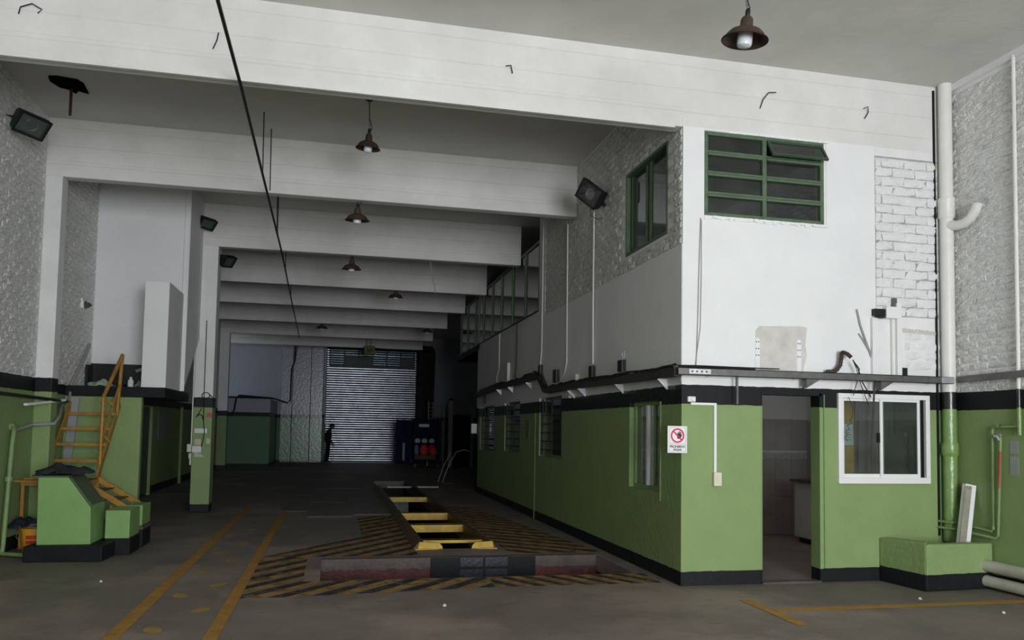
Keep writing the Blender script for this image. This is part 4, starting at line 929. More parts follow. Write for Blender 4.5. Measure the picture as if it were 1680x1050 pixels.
# ------------------------------------------------------------------ planter trough, light fitting, grey pipes
pt = thing('masonry_planter', 'low green and black masonry trough in the right corner', 'planter', (6.5, 7.3, 0))
wv = MB()
def wall_top(mb, p0, p1, q0, q1, z0, z1):
    """short wall between two floor edges with uneven top"""
    vs = [(*p0, 0), (*p1, 0), (*q1, 0), (*q0, 0), (*p0, z0), (*p1, z1), (*q1, z1), (*q0, z0)]
    return mb.add(vs, [(0, 3, 2, 1), (4, 5, 6, 7), (0, 1, 5, 4), (1, 2, 6, 5), (2, 3, 7, 6), (3, 0, 4, 7)])
wall_top(MB(), (6.115, 7.975), (6.185, 7.33), (6.26, 7.975), (6.30, 7.43), .49, .515).obj('side_wall', 'planter', pt, world=True, bevel=.015)
wall_top(MB(), (6.187, 7.33), (7.10, 7.40), (6.30, 7.44), (7.10, 7.52), .50, .49).obj('front_wall', 'planter', pt, world=True, bevel=.015)
MB().box(6.28, 7.10, 7.46, 7.975, .0, .20).obj('rubble_fill', 'conc', pt, world=True)
lf = thing('light_fitting', 'empty white fluorescent fitting standing tilted in the green trough', 'light fitting', (6.86, 7.62, .202))
mt = Matrix.Rotation(math.radians(11), 4, 'Y') @ Matrix.Rotation(math.radians(-3), 4, 'X')
MB().prism([(-.055, -.035), (.075, -.045), (.085, .02), (-.045, .03)], lambda u, v, t: mt @ Vector((u, v, t)), 0, .93).obj('channel', 'tube', lf)
MB().prism([(-.062, -.040), (.018, -.047), (.018, -.040), (-.062, -.033)], lambda u, v, t: mt @ Vector((u, v, t)), .0, .90).obj('inner_face', 'tubein', lf)
for q in (-.035, .0): MB().lathe([(.001, .0), (.012, 0), (.014, .03), (.008, .035)], mt @ Vector((q, -.045, .875)), 12, mt).obj('lamp_holder', 'tubein', lf, smooth=True)
for i, (z, r, y0, lb) in enumerate([(.255, .065, 7.40, 'upper of two thick pale grey pipes coming out of the trough'), (.09, .062, 7.44, 'lower of two thick pale grey pipes resting on the floor at right')]):
    o = thing('waste_pipe', lb, 'pipe', (7.0, 7.2, z), 0)
    MB().tube([(6.955, y0 + .09, z), (7.0, y0, z), (7.035, 7.1, z - .01), (7.04, 5.2, z - .02)], r, 20).obj('pipe', 'pvcgrey', o, smooth=True, world=True)
    MB().tube([(6.945, y0 + .10, z), (6.99, y0 + .015, z)], r + .008, 20).obj('collar', 'pvcgrey', o, smooth=True, world=True)
# floor crumbs
for i, (x, y) in enumerate([(5.85, 7.02), (6.2, 6.35), (4.55, 5.0), (1.05, 7.4), (-2.3, 9.0)]):
    m = MB(); n = 7; m.lathe([(.001, 0), (.018, .001), (.016, .012), (.006, .02), (.001, .021)], n=6)
    m.v = [(v[0] * .9 + fr.uniform(-.004, .004), v[1] + fr.uniform(-.004, .004), v[2]) for v in m.v]
    tag(m.obj('plaster_crumb', 'patch', loc=(x, y, 0)), 'small pale plaster crumb on the bare floor, ' + ['in front of the trough', 'beyond the yellow bay line at right', 'in front of the doorway', 'in front of the chevrons', 'beside the black plinth'][i], 'rubble')

# ------------------------------------------------------------------ console, blocks and stair on the left
pl = thing('equipment_plinth', 'low black painted plinth under the green console', 'plinth', (-3.0, 10.8, 0))
MB().prism([(-3.50, 10.34), (-2.63, 10.28), (-2.60, 10.74), (-2.78, 10.77), (-2.78, 11.1), (-3.45, 11.15)], lambda u, v, t: (u, v, t), 0, .185).obj('slab', 'blackpaint', pl, world=True, bevel=.015)
cs = thing('control_console', 'green sloped-front metal console standing on the black plinth', 'console', (-3.08, 10.7, .187))
body = [(-3.385, .187), (-2.80, .187), (-2.815, .625), (-3.075, .985), (-3.40, .985)]
MB().prism(body, lambda u, v, t: (u, t, v), 10.42, 11.02).obj('body', 'cabgreen', cs, world=True, bevel=.008)
mt = Matrix.Translation((-2.940, 0, .815)) @ Matrix.Rotation(math.atan2(.36, .26), 4, 'Y')
MB().box(-.20, .20, 10.45, 10.99, -.004, .010, mt).obj('sloped_panel', 'cabdark', cs, world=True)
for q in range(3):
    MB().lathe([(.001, .012), (.012, .012), (.014, 0)], mt @ Vector((-.10 + q * .05, 10.62 + .05 * q, .010)), 12, mt).obj('button', 'ink', cs, world=True)
MB().box(-3.42, -3.06, 10.41, 11.03, .985, 1.0).obj('top_sheet', 'cabdark', cs, world=True)
# dark rag on top
def rag(name, m, cx, cy, cz, rx_, ry_, h, seed, rz=0, sag=0):
    r = random.Random(seed); mb = MB(); nx, ny = 18, 12; vs = []; 
    for j in range(ny + 1):
        for i in range(nx + 1):
            u = i / nx * 2 - 1; v = j / ny * 2 - 1
            e = max(0, 1 - (abs(u) ** 2.5 + abs(v) ** 2.5) * .62)
            z = h * e * (.65 + .35 * math.sin(u * 5 + v * 3 + seed) * math.cos(v * 4 - u)) + r.uniform(-.006, .006)
            a = 1 + .10 * math.sin(6 * math.atan2(v, u) + seed)
            x = u * math.sqrt(max(0, 1 - v * v / 2)) * rx_ * a; y = v * math.sqrt(max(0, 1 - u * u / 2)) * ry_ * a
            vs.append((x, y, max(z, .004)))
    fs = [(j * (nx + 1) + i, j * (nx + 1) + i + 1, (j + 1) * (nx + 1) + i + 1, (j + 1) * (nx + 1) + i) for j in range(ny) for i in range(nx)]
    mb.add(vs, fs); o = mb.obj(name, m, smooth=True, loc=(cx, cy, cz)); o.rotation_euler = (0, 0, rz)
    so = o.modifiers.new('thick', 'SOLIDIFY'); so.thickness = .006; so.offset = 1
    return o
tag(rag('dark_cloth', 'cloth', -3.20, 10.72, 1.002, .32, .26, .14, 3), 'crumpled dark cloth lying on top of the green console', 'cloth')
tag(B('scrap_board', 'blackmetal', -3.46, -3.02, 10.40, 10.62, 1.001, 1.012), 'thin dark sheet under the cloth on the green console', 'board')
# stepped footing blocks
for i, (x0, x1, y0, y1, z0, z1, lb) in enumerate([(-2.74, -2.455, 10.78, 11.3, .205, .555, 'green masonry stair footing with black base just right of the console'), (-2.66, -2.45, 11.42, 11.9, .285, .555, 'smaller green stair footing behind, stepped over a black base')]):
    o = thing('stair_footing', lb, 'footing', ((x0 + x1) / 2, y0, 0))
    MB().box(x0, x1, y0, y1, z0, z1).obj('green_block', 'cabgreen', o, world=True, bevel=.01)
    MB().box(x0 + .02 * i, x1 + .01, y0 + .01, y1, 0, z0).obj('black_base', 'blackpaint', o, world=True, bevel=.01)
MB().box(-2.64, -2.43, 11.40, 11.9, .235, .285).obj('lower_ledge', 'conc', o, world=True)
# orange L shaped steel stair
sr = thing('steel_stair', 'orange yellow steel stair climbing to the black ledge behind the console', 'stair', (-3.5, 12.0, .86))
for i, (y, z) in enumerate(((12.30, 1.10), (12.52, 1.325), (12.74, 1.55), (12.97, 1.77))):
    MB().bar((-3.87, y, z), (-3.22 + .004 * i, y, z), .05, .04).box(-3.87, -3.22, y, y + .17, z - .006, z + .006).obj('tread', 'orange', sr, world=True)
MB().bar((-3.88, 12.12, .88), (-3.88, 13.12, 1.93), .025, .09, up=(0, -1, 1)).obj('stringer', 'orange', sr, world=True)
MB().bar((-3.205, 12.12, .88), (-3.205, 13.12, 1.93), .025, .09, up=(0, -1, 1)).obj('stringer', 'orange', sr, world=True)
MB().tube([(-3.22, 12.25, .86), (-3.21, 12.25, 2.0)], .026, 12).obj('rail_post', 'orange', sr, smooth=True, world=True)
MB().tube([(-3.20, 12.96, 1.74), (-3.18, 13.05, 2.66)], .026, 12).obj('rail_post', 'orange', sr, smooth=True, world=True)
MB().tube([(-3.21, 12.24, 2.0), (-3.18, 13.05, 2.68)], .027, 12).obj('handrail', 'orange', sr, smooth=True, world=True)
MB().tube([(-3.21, 12.27, 1.42), (-3.19, 13.0, 2.22)], .018, 10).obj('mid_rail', 'orange', sr, smooth=True, world=True)
MB().tube([(-3.20, 12.28, 1.97), (-3.11, 12.36, 1.90)], .02, 10).tube([(-3.20, 12.32, 1.46), (-3.13, 12.38, 1.36)], .016, 8).obj('rail_stub', 'orange', sr, smooth=True, world=True)
MB().box(-3.92, -3.18, 11.42, 12.12, .855, .865).obj('landing_sheet', 'wood', sr, world=True)
frame_rect(MB(), 'x', 0, 1, 0, 1, 0, 0, .1)
lf2 = MB()
for a, b in (((-3.92, 11.42, .84), (-3.18, 11.42, .84)), ((-3.92, 12.12, .84), (-3.18, 12.12, .84)), ((-3.90, 11.42, .84), (-3.90, 12.12, .84)), ((-3.20, 11.42, .84), (-3.20, 12.12, .84))): lf2.bar(a, b, .05, .05)
lf2.obj('landing_border', 'orange', sr, world=True)
for q, (y) in enumerate((11.44, 12.10)): MB().bar((-3.19, y, .86), (-2.62, y, .50), .03, .07).obj('lower_stringer', 'orange', sr, world=True)
for x, z in ((-3.05, .74), (-2.86, .62), (-2.68, .50)): MB().box(x - .10, x + .08, 11.45, 12.09, z - .012, z).obj('lower_tread', 'wood', sr, world=True)
for x, y, z in ((-3.90, 11.44, .84), (-3.90, 12.10, .84), (-3.19, 11.46, .84), (-3.19, 12.10, .84), (-2.90, 12.08, .62), (-2.84, 11.46, .55)): MB().bar((x, y, 0), (x, y, z), .04).obj('leg', 'orange', sr, world=True)
for i, (x, y, z, L_, r_) in enumerate([(-3.97, 11.30, .867, .62, .02), (-3.90, 11.42, .893, .42, .06)]):
    o = B('loose_batten', 'orange', 0, L_, 0, .05, 0, .022, None); o.location = (x, y, z); o.rotation_euler = (0, 0, r_)
    tag(o, ['long orange batten sticking out left of the console', 'shorter orange batten lying on the longer one'][i], 'batten')
# bucket with blue bag
bk = thing('paint_bucket', 'yellow plastic bucket with a red printed label left of the console', 'bucket', (-3.66, 11.2, 0))
MB().lathe([(.001, 0), (.13, 0), (.155, .29), (.165, .29), (.165, .30), (.148, .30), (.125, .012), (.001, .012)], n=28).obj('pail', 'bucket', bk, smooth=True)
lb_ = MB(); n = 10
for i in range(n):
    a, b = -PI / 2 - .35 + i * .13, -PI / 2 - .35 + (i + 1) * .13
    for z0, z1 in ((.05, .10), (.115, .155), (.17, .22)): lb_.add([(.1385 * (1 + z0 * .66) * math.cos(a), .1385 * (1 + z0 * .66) * math.sin(a), z0), (.1385 * (1 + z0 * .66) * math.cos(b), .1385 * (1 + z0 * .66) * math.sin(b), z0), (.1385 * (1 + z1 * .66) * math.cos(b), .1385 * (1 + z1 * .66) * math.sin(b), z1), (.1385 * (1 + z1 * .66) * math.cos(a), .1385 * (1 + z1 * .66) * math.sin(a), z1)], [(0, 1, 2, 3)])
lb_.obj('printed_label', 'bucketred', bk)
MB().tube([(-.16, 0, .28), (-.18, -.05, .25), (-.17, -.12, .20), (-.12, -.155, .16)], .004, 6).obj('wire_handle', 'lightsteel', bk, smooth=True)
tag(rag('plastic_bag', 'bluecloth', -3.68, 11.18, .302, .27, .2, .16, 5), 'navy blue plastic bag heaped on the yellow bucket', 'bag')
# left wall pipes
gp = thing('water_pipe', 'pale green pipe with an elbow rising from the floor on the left wall', 'pipe', (-3.9, 10.9, 0))
MB().tube([(-3.90, 10.85, .02), (-3.90, 10.88, .10), (-3.90, 11.0, 1.40), (-3.90, 11.03, 1.50), (-3.92, 11.08, 1.56), (-3.96, 11.14, 1.57)], .028, 12).obj('pipe', 'pvcgreendull', gp, smooth=True, world=True)
MB().lathe([(.03, -.03), (.045, -.03), (.045, .03), (.03, .03)], (-3.90, 10.955, .93), 16).obj('collar', 'pvcgreendull', gp, smooth=True, world=True)
MB().lathe([(.03, -.03), (.05, -.03), (.05, .03), (.03, .03)], (-3.955, 11.14, 1.57), 16, Matrix.Rotation(PI / 2, 4, 'Y')).obj('wall_flange', 'pvcgreendull', gp, smooth=True, world=True)
MB().tube([(-3.90, 10.85, .03), (-3.75, 10.75, .035), (-3.52, 10.6, .04)], .024, 10).obj('floor_run', 'pvcgreendull', gp, smooth=True, world=True)
tag(MB().tube([(XL + .03, 9.0, 2.0), (XL + .03, 11.6, 1.97), (-3.72, 11.85, 1.94), (-3.71, 12.3, 1.93), (-3.90, 13.0, 1.95)], .022, 8).obj('black_conduit', 'cable', smooth=True), 'black cable run along the left green wall just under the black band', 'cable')
tag(MB().bar((-3.86, 11.25, 1.86), (-3.70, 12.2, 1.95), .05, .03).obj('white_batten_light', 'tube'), 'short white batten fitting sticking out of the left green wall', 'light fitting')
tag(MB().tube([(-3.94, 14.10, 2.92), (-3.93, 13.9, 2.75), (-3.93, 13.24, 2.22), (-3.90, 13.08, 1.98), (-3.86, 12.6, 1.86), (-3.72, 12.1, 1.72), (-3.70, 11.84, 1.62), (-3.92, 11.7, 1.60), (-3.94, 11.13, 1.52)], .022, 10).obj('grey_hose', 'greycable', smooth=True), 'grey hose sagging diagonally from the loft wall down past the left column', 'hose')
tag(MB().bar((-3.93, 13.05, .3), (-3.82, 13.10, 2.02), .12, .03).obj('grey_board', 'insidedark'), 'upright grey board leaning in the gap behind the orange stair', 'board')
o = thing('wall_insulators', 'blackened broken fitting on the rough wall between column and loft', 'fitting', (XL + .012, 13.75, 3.55))
for q in range(4): MB().bar((0, .02 + q * .07, .03 * (q % 2)), (.05, .03 + q * .07, -.08 + .02 * q), .03, .05).obj('prong', 'blackmetal' if q % 2 else 'rust', o)
MB().bar((0, -.10, .06), (.02, -.10, -.10), .05, .03).obj('plate', 'pvcwhite', o)
# tray of odds and ends on the ledge
ng = thing('parts_tray', 'black open tray of odds and ends on the ledge below the loft wall', 'tray', (-3.34, 14.0, 2.2))
MB().box(-.62, .40, .27, .30, 0, .42).box(-.62, -.58, 0, .3, 0, .38).box(.20, .40, .26, .3, 0, .4).obj('backing', 'blackmetal', ng)
MB().box(.36, .40, -.0, .26, 0, .38).bar((.12, .1, .30), (.39, .05, .39), .02, .05).obj('bent_side', 'insidedark', ng)
for i, (x, m, sx, h, nm, lb) in enumerate([(-.36, 'cablight', .20, .16, 'green_rag', 'pale green crumpled rag in the black tray on the ledge'), (.02, 'bluecloth', .10, .20, 'blue_sack', 'dark blue sack in the middle of the black tray'), (.22, 'insidedark', .10, .14, 'grey_rag', 'grey crumpled scrap at the right of the black tray')]):
    tag(rag(nm, m, -3.34 + x, 13.98, 2.201, sx, .12, h, 7 + i), lb, 'cloth')
tag(MB().lathe([(.001, 0), (.045, 0), (.045, .12), (.02, .15), (.02, .18), (.001, .18)], n=16).obj('plastic_bottle', 'pvcwhite', smooth=True, loc=(-3.20, 13.70, 2.2)), 'small white bottle standing in front of the black tray on the ledge', 'bottle')
# inner left aisle: door jambs, poster, pipe
struct(B('door_2', 'cabdark', -4.18, -4.14, 18.5, 19.6, .05, 2.0)); 
for y in (19.66, 18.4): tag(B('door_jamb_pipe', 'pvcgreendull', -4.17, -4.09, y, y + .07, 0, 2.02), 'dim green upright beside the dark rear door, ' + ('farther one' if y > 19 else 'nearer one'), 'upright')
tag(B('wall_poster', 'insidedark', -4.178, -4.17, 20.7, 21.95, 1.25, 1.95), 'grey poster on the dark green wall under the loft', 'poster')
tag(MB().tube([(-4.14, 23.5, 0), (-4.14, 23.5, 2.1)], .05, 10).obj('wall_pipe_dim', 'pvcgreendull', smooth=True), 'dim upright pipe on the shaded green wall seen left of the pillar', 'pipe')

# ------------------------------------------------------------------ papers and wires on the pillar
PY = 15.765
for i, (x, z, w_, h_, m, nm, lb) in enumerate([(-2.43, 1.52, .22, .085, 'paper', 'paper_label', 'wide white label on the green pillar'), (-2.475, 1.31, .11, .11, 'papercream', 'paper_note', 'small pale green square note on the green pillar'),
        (-2.295, 1.33, .07, .10, 'papercream', 'paper_note', 'small cream note near the right edge of the green pillar'), (-2.49, 1.175, .16, .12, 'paper', 'paper_sheet', 'white card at mid height on the left edge of the green pillar'),
        (-2.29, 1.815, .10, .075, 'red', 'red_sticker', 'red sticker near the top of the green pillar')]):
    o = MB().box(-w_ / 2, w_ / 2, -.004, 0, -h_ / 2, h_ / 2).obj(nm, m, loc=(x, PY, z)); tag(o, lb, 'paper')
o = MB().prism([(-.09, -.03), (.09, -.03), (.03, .03), (-.09, .06)], lambda u, v, t: (u, t, v), -.012, 0).obj('torn_card', 'papercream', loc=(-2.44, PY, 1.06)); tag(o, 'torn cream card just below the white card on the pillar', 'paper')
o = thing('switch_box', 'cream switch boxes hanging off the left edge of the green pillar', 'switch', (-2.585, 15.85, 1.1))
MB().box(-.08, 0, -.08, .02, .02, .17).obj('upper_box', 'ivory', o, bevel=.008); MB().box(-.05, 0, -.06, .02, -.10, .0).obj('lower_box', 'ivory', o, bevel=.008); MB().tube([(-.02, -.02, -.1), (-.02, -.02, -.22)], .02, 8).obj('plug', 'pvcwhite', o, smooth=True)
tag(MB().tube([(-2.40, PY - .01, 3.6), (-2.395, PY - .012, 2.2), (-2.385, PY - .02, 1.7), (-2.36, PY - .02, 1.5), (-2.38, PY - .02, 1.35), (-2.405, PY - .02, 1.22)], .008, 6).obj('pillar_cable', 'cable', smooth=True), 'black cable running down the middle of the pillar', 'cable')
tag(MB().tube([(-2.36 + .07 * math.cos(a), PY - .03, 2.18 + .06 * math.sin(a)) for a in [i * PI / 8 for i in range(18)]] + [(-2.25, PY - .03, 2.16), (-2.2, PY + .0, 2.10)], .008, 6).obj('cable_coil', 'cable', smooth=True), 'coil of black cable at the black band of the pillar', 'cable')
tag(MB().tube([(-2.52, PY - .02, 1.78), (-2.46, PY - .03, 1.83), (-2.41, PY - .02, 1.80), (-2.39, PY - .01, 1.72)], .010, 6).tube([(-2.42, PY - .01, 1.95), (-2.50, PY - .02, 1.80)], .007, 6).obj('loose_lead', 'cable', smooth=True), 'short hooked black lead near the top of the green pillar', 'cable')
tag(B('edge_strip_light', 'pvcwhite', -2.605, -2.585, 15.80, 15.86, 1.2, 3.1), 'white trunking strip up the left edge of the pillar', 'trunking')

# ------------------------------------------------------------------ back of the hall: roller shutter and around it
struct(B('sky_leak_blocker', 'blackpaint', -.6, 3.9, YB + .05, YB + .15, 0, 5.6))  # unseen black box added to block sky light leaking past the slats
sh = thing('roller_shutter', 'closed galvanised roller shutter at the far end of the hall', 'shutter', (1.65, YB - .05, 0))
prof = []; SL = .105
for k in range(9):
    t = k / 8; prof.append((-.014 * math.sin(PI * t) ** 1.0 - .002, t * SL))
slat = MB(); vs = []
for x in (-2.03, 2.03):
    for y, z in prof: vs.append((x, y, z))
for x in (-2.03, 2.03):
    for y, z in prof: vs.append((x, y + .004, z))
n = len(prof); fs = [(i, i + 1, n + i + 1, n + i) for i in range(n - 1)] + [(2 * n + i, 3 * n + i, 3 * n + i + 1, 2 * n + i + 1) for i in range(n - 1)]
slat.add(vs, fs); sme = slat.mesh('slat', True); sme.materials.append(M['shutter'])
srng = random.Random(12)
for i in range(42):
    o = bpy.data.objects.new('slat', sme); COL.objects.link(o); o.parent = sh; o.location = (0, srng.uniform(-.004, .004), .06 + i * SL); o.rotation_euler = (srng.uniform(-.05, .05), 0, 0)
for i in range(7):
    o = bpy.data.objects.new('slat', sme); COL.objects.link(o); o.parent = sh; o.location = (0, .05, .06 + (42 + i) * SL)
MB().box(-2.03, 2.03, -.04, .01, 0, .055).obj('bottom_rail', 'steel', sh)
for x in (-2.06, 2.05): MB().box(x - .03, x + .03, -.08, .05, 0, 5.2).obj('guide_rail', 'bluesteel', sh)
# transom lights over the shutter
tn = swin('window_9', (1.65, YB - .2, 4.42))
tx = [-.26 + i * .64 for i in range(7)]
fm = MB()
for x in tx: fm.box(x - .02, x + .02, YB - .19, YB - .14, 4.40, 5.16)
fm.box(tx[0], tx[-1], YB - .19, YB - .14, 5.13, 5.17).box(tx[0], tx[-1], YB - .19, YB - .14, 4.93, 4.96).box(tx[0], tx[-1], YB - .19, YB - .14, 4.395, 4.43)
fm.obj('frame', 'blackmetal', tn, world=True)
for i in range(6):
    MB().box(tx[i] + .02, tx[i + 1] - .02, YB - .165, YB - .16, 4.97, 5.12).obj('pane', 'glass', tn, world=True)
    MB().box(tx[i] + .02, tx[i + 1] - .02, YB - .165, YB - .16, 4.44, 4.92).obj('pane', 'bluetile' if i in (1, 2, 5) else 'glass', tn, world=True)
mo = thing('shutter_motor', 'dull yellow motor box hung from the ceiling above the shutter', 'motor', (1.37, 33.6, 5.85))
MB().box(-.22, .22, -.18, .18, -1.18, -.82).obj('housing', 'motorpaint', mo, bevel=.02); MB().bar((-.08, 0, -.84), (-.08, 0, 0), .04).bar((.08, 0, -.84), (.08, 0, 0), .04).obj('hanger_rods', 'steel', mo); MB().box(-.12, .12, -.2, -.18, -1.1, -.95).obj('cover', 'blackmetal', mo)
tag(MB().tube([(1.5, 34, 4.98), (2.8, 34.4, 4.96), (4.0, 35.8, 5.1), (4.36, 36.3, 5.15), (4.47, 36.45, 4.9), (4.44, 36.45, 2.9), (4.42, 36.45, 2.6)], .035, 8).obj('thick_cable', 'cable', smooth=True), 'thick black cable arching from the motor down beside the shutter recess', 'cable')
tag(MB().tube([(-4.13, 32.93, 2.0), (-3.93, 32.93, 2.02), (-3.86, 32.93, 2.25), (-3.80, 32.93, 2.70), (-3.70, 32.93, 2.80), (-2.46, 32.93, 2.72), (-2.40, 33.4, 2.72), (-2.05, 36.9, 2.66), (-1.95, 36.85, 2.75), (-1.93, 36.85, 4.2), (-1.82, 36.85, 4.5), (-1.80, 36.85, 5.3)], .035, 8).obj('wall_cable', 'cable', smooth=True), 'black cable run climbing over the low annex wall and up the far panels', 'cable')
tag(MB().tube([(-1.72, 36.83, 5.3), (-1.78, 36.83, 4.6), (-1.92, 36.83, 4.1), (-1.95, 36.83, 3.4)], .02, 6).obj('wall_cable', 'cable', smooth=True), 'second thinner cable drooping beside the far wall panels', 'cable')
jt = MB(); r_ = random.Random(3)
for i in range(16): jt.box(-1.72 + i * .085, -1.63 + i * .085, YB - .16, YB - .1, 5.34 + r_.uniform(-.05, .0), 5.5)
struct(jt.obj('trim_5', 'blackmetal'))

# person in dark clothes at the left edge of the shutter
def skin_body(name, verts, edges, radii, m, parent=None, root=0, sub=2):
    me = bpy.data.meshes.new(name); me.from_pydata(verts, edges, []); me.update()
    o = bpy.data.objects.new(name, me); COL.objects.link(o)
    if parent: o.parent = parent
    sk = o.modifiers.new('skin', 'SKIN'); sk.use_smooth_shade = True
    d = me.skin_vertices[0].data if me.skin_vertices else None
    if d is None:
        bm = bmesh.new(); bm.from_mesh(me); bm.verts.layers.skin.verify(); bm.to_mesh(me); bm.free(); d = me.skin_vertices[0].data
    for i, r in enumerate(radii): d[i].radius = r if isinstance(r, tuple) else (r, r); d[i].use_root = (i == root)
    ss = o.modifiers.new('sub', 'SUBSURF'); ss.levels = sub; ss.render_levels = sub
    me.materials.append(M[m]); return o
pr = thing('person', 'person in black clothes standing side-on, head bowed, at the left edge of the shutter', 'person', (-.22, 36.0, 0))
V = [(0, 0, .92), (-.01, 0, 1.10), (0, 0, 1.28), (.03, 0, 1.42), (.07, 0, 1.49), (.11, -.01, 1.545),         # 0-5 spine, neck
     (0, -.09, .88), (.02, -.10, .50), (-.02, -.10, .09), (.10, -.11, .045),                                  # 6-9 near leg
     (0, .09, .88), (-.04, .10, .50), (-.10, .10, .09), (.02, .11, .045),                                      # 10-13 far leg
     (.02, -.17, 1.39), (-.02, -.21, 1.12), (.12, -.17, .93), (.17, -.15, .88),                                # 14-17 near arm
     (.02, .17, 1.39), (-.01, .21, 1.12), (.14, .17, .94), (.19, .15, .89)]                                    # 18-21 far arm
E_ = [(0, 1), (1, 2), (2, 3), (3, 4), (4, 5), (0, 6), (6, 7), (7, 8), (8, 9), (0, 10), (10, 11), (11, 12), (12, 13), (3, 14), (14, 15), (15, 16), (16, 17), (3, 18), (18, 19), (19, 20), (20, 21)]
R_ = [(.13, .16), (.12, .145), (.135, .17), (.12, .14), (.055, .055), (.05, .05), .095, .065, .05, .045, .095, .065, .05, .045, .06, .048, .04, .03, .06, .048, .04, .03]
skin_body('body', V, E_, R_, 'darkcloth', pr)
hd_ = MB(); 
for (r, z) in (): pass
hp_ = [(.001, -.115), (.045, -.105), (.062, -.07), (.074, -.03), (.080, .02), (.078, .06), (.062, .10), (.034, .122), (.001, .13)]
mth = Matrix.Translation((.155, -.01, 1.63)) @ Matrix.Rotation(math.radians(24), 4, 'Y') @ Matrix.Diagonal((1.12, .92, 1, 1))
hd_.lathe(hp_, n=20); hd_.v = [tuple(mth @ Vector(v)) for v in hd_.v]
face = hd_.obj('head', 'skin', pr, smooth=True)
ns = MB().add([mth @ Vector(p) for p in ((.072, -.014, -.03), (.072, .014, -.03), (.076, 0, .02), (.10, 0, -.028))], [(0, 1, 2), (0, 3, 1), (1, 3, 2), (2, 3, 0)]); ns.obj('nose', 'skin', pr)
for s_ in (-1, 1):
    MB().lathe([(.001, -.01), (.009, -.005), (.009, .005), (.001, .01)], mth @ Vector((.066, s_ * .03, .008)), 8).obj('eye', 'ink', pr, smooth=True)
    MB().lathe([(.001, -.028), (.012, -.02), (.016, .0), (.012, .022), (.001, .03)], mth @ Vector((-.005, s_ * .078, -.005)), 10).obj('ear', 'skin', pr, smooth=True)
MB().box(.060, .078, -.022, .022, -.062, -.054, mth).obj('mouth', 'ink', pr)
hr = MB().lathe([(.084, -.03), (.087, .02), (.085, .065), (.068, .108), (.038, .132), (.001, .14)], n=20)
hr.v = [tuple(mth @ Vector((v[0] - .014 - (.05 if v[0] > .04 and v[2] < .02 else 0), v[1], v[2]))) for v in hr.v]; hr.obj('hair', 'hair', pr, smooth=True)
for sgn, w_ in ((-1, Vector((.17, -.15, .88))), (1, Vector((.19, .15, .89)))):
    pv = [w_, w_ + Vector((.035, 0, -.045))]; pe = [(0, 1)]; prr = [(.022, .03), (.018, .034)]
    for q, (dy, ln) in enumerate(((-.030, .060), (-.010, .070), (.010, .068), (.028, .052))):
        b = len(pv); pv += [w_ + Vector((.055, dy, -.075)), w_ + Vector((.068, dy, -.075 - ln * .55)), w_ + Vector((.058, dy, -.075 - ln))]; pe += [(1, b), (b, b + 1), (b + 1, b + 2)]; prr += [.009, .008, .007]
    b = len(pv); pv += [w_ + Vector((.05, -sgn * .036, -.03)), w_ + Vector((.068, -sgn * .05, -.065))]; pe += [(0, b), (b, b + 1)]; prr += [.010, .008]
    skin_body('hand', [tuple(v) for v in pv], pe, prr, 'skin', pr, sub=1)
for y0, x0 in ((-.11, .03), (.11, -.05)):
    MB().prism([(-.09, 0), (.16, 0), (.17, .03), (.10, .055), (.0, .10), (-.09, .10)], lambda u, v, t: (x0 + u, t, v), y0 - .045, y0 + .045).obj('shoe', 'blackmetal', pr, bevel=.015)
tag(MB().tube([(-.42, 35.9, 2.05), (-.38, 35.88, 1.75), (-.34, 35.87, 1.62)], .02, 6).obj('white_hook', 'pvcwhite', smooth=True), 'white strap hanging at the end of the glossy panels behind the person', 'strap')
tag(MB().tube([(.0, 35.95, .0), (.03, 35.93, .30), (.02, 35.93, .42)], .015, 6).obj('white_stick', 'pvcwhite', smooth=True), 'short white stick at the foot of the person', 'stick')

# navy racks with bags
rk = thing('storage_rack', 'navy steel rack with a white label loaded with bags right of the shutter', 'rack', (3.75, 33.6, 0))
for x in (-.46, .62):
    for y in (-.35, .35): MB().box(x - .03, x + .03, y - .03, y + .03, .12, 2.0).obj('post', 'bluesteel', rk)
for z in (.30, .98, 1.30): MB().box(-.46, .62, -.35, .35, z - .02, z + .02).obj('shelf', 'bluesteel', rk)
MB().box(-.46, .62, .32, .35, .3, 2.0).box(-.44, .60, -.34, -.32, 1.45, 1.95).obj('panel', 'bluesteel', rk)
MB().box(-.26, .16, -.36, -.342, 1.68, 1.80).obj('label_plate', 'paper', rk)
for x in (-.40, .56):
    MB().lathe([(.001, -.02), (.06, -.02), (.06, .02), (.001, .02)], (x, -.3, .06), 16, Matrix.Rotation(PI / 2, 4, 'X')).box(x - .02, x + .02, -.31, -.29, .06, .14).obj('caster', 'blackmetal', rk)
r2 = thing('storage_rack', 'narrow dark navy rack left of the loaded one, before the shutter', 'rack', (2.93, 33.9, 0))
for x in (-.32, -.02, .28): MB().box(x - .025, x + .025, -.03, .03, .05, 1.98).obj('post', 'bluesteel', r2)
for z in (.1, 1.1, 1.65, 1.94): MB().box(-.32, .28, -.025, .025, z - .03, z + .03).obj('rail', 'bluesteel', r2)
MB().box(-.30, .26, .03, .05, .1, 1.94).obj('mesh_panel', 'bluesteel', r2); MB().box(-.06, .04, -.045, -.03, .25, 1.0).obj('grey_roll', 'greycable', r2)
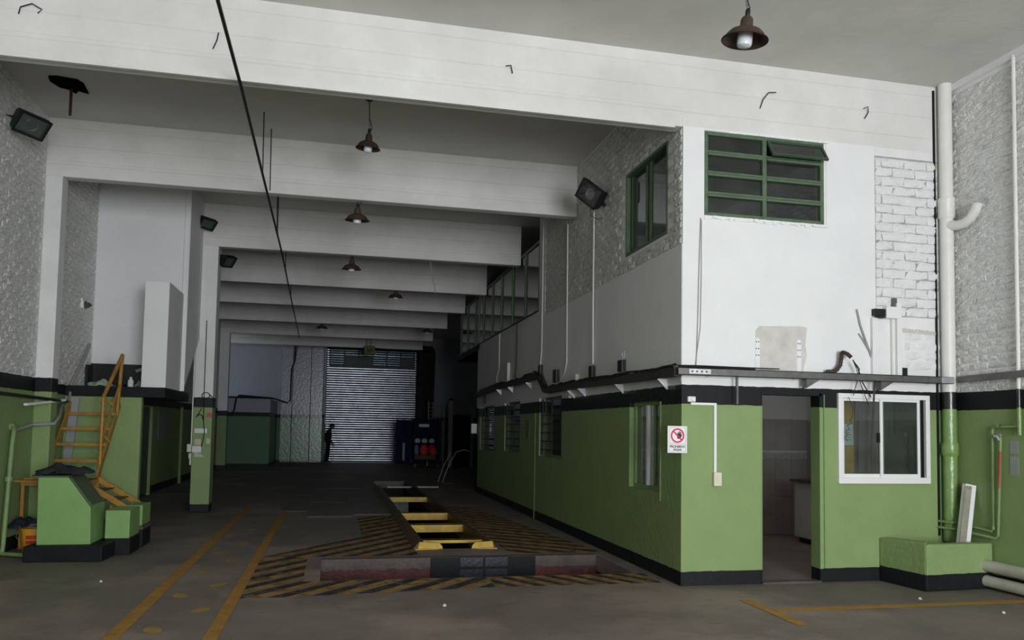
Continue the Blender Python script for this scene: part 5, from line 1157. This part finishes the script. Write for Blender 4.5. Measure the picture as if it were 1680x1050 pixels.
def bag(lb, m, x, y, z, rx_, rz_, seed, cat='bag', grp=None):
    r = random.Random(seed); mb = MB(); prof = [(.001, 0), (rx_ * .7, .01), (rx_, rz_ * .3), (rx_ * .92, rz_ * .65), (rx_ * .55, rz_ * .9), (.001, rz_)]
    mb.lathe(prof, n=16); mb.v = [(v[0] * (1 + r.uniform(-.10, .10)), v[1] * .6 * (1 + r.uniform(-.1, .1)), v[2] * (1 + r.uniform(-.05, .05))) for v in mb.v]
    return tag(mb.obj('cloth_bundle', m, smooth=True, loc=(x, y, z)), lb, cat, grp)
bag('red bundle on the left of the navy rack shelf', 'redbag', 3.74, 33.45, .503, .20, .46, 1); bag('red bundle on the right of the navy rack shelf', 'redbag', 4.12, 33.42, .503, .17, .36, 2)
bag('dark red bundle behind, at the top right of the navy rack shelf', 'redbag', 4.10, 33.72, .503, .16, .44, 3); bag('grey blue bundle at the left end of the navy rack shelf', 'bluebag', 3.43, 33.46, .503, .10, .44, 4)
tag(B('cardboard_box', 'cardboard', 3.34, 4.22, 33.28, 33.85, .325, .50), 'flat brown cardboard box on the lowest shelf of the navy rack', 'box')
for i, x in enumerate((3.46, 3.76, 4.06)): bag('whitish bundle on the upper shelf of the navy rack, ' + ('left', 'middle', 'right')[i], 'whitebag', x, 33.5, 1.003, .13, .20, 10 + i)
gd = thing('wire_grid', 'grey wire grid panel standing right of the navy rack', 'grid', (4.34, 34.4, 0))
for q in range(5): MB().bar((-.34 + q * .17, 0, 1.0), (-.34 + q * .17, 0, 2.78), .016).obj('wire', 'greycable', gd)
for q in range(11): MB().bar((-.34, 0, 1.1 + q * .16), (.34, 0, 1.1 + q * .16), .014).obj('wire', 'greycable', gd)
for q in (-.34, .34): MB().bar((q, 0, 0), (q, 0, 2.8), .03).obj('leg', 'steel', gd)
# glazed screen with white posts
sc_ = struct(MB().box(4.69, 4.86, 32.95, 33.05, 0, 2.88).box(5.62, 5.74, 32.95, 33.05, 0, 2.88).box(4.69, 5.74, 32.95, 33.05, 2.80, 2.88).box(4.86, 5.62, 32.95, 33.05, 2.22, 2.30).obj('door_3', 'insidedark'))
MB().box(4.86, 5.62, 32.99, 33.02, .02, 2.22).obj('leaf', 'blackpaint', sc_)
# two bent metal hoops leaning by the wall
for i, (x, y, dx) in enumerate(((3.16, 24.2, .42), (3.22, 23.7, .44))):
    tag(MB().tube([(x, y, .01), (x + dx * .35, y + .1, .42), (x + dx * .8, y + .2, .78), (x + dx, y + .3, .92)] + ([(x + dx + .25, y + .3, 1.0), (x + dx + .42, y + .3, .95)] if i else []), .014, 8).obj('bent_rod', 'lightsteel', smooth=True), ('farther' if i == 0 else 'nearer') + ' of two thin bent metal rods standing before the far doorway', 'rod')
for i, (x, y) in enumerate(((3.25, 23.6), (4.0, 24.0))):
    tag(B('yellow_floor_tab', 'line', x, x + .30, y, y + .06, 0, .006), ('left' if i == 0 else 'right') + ' of two short yellow floor marks beside the far doorway', 'floor marking')
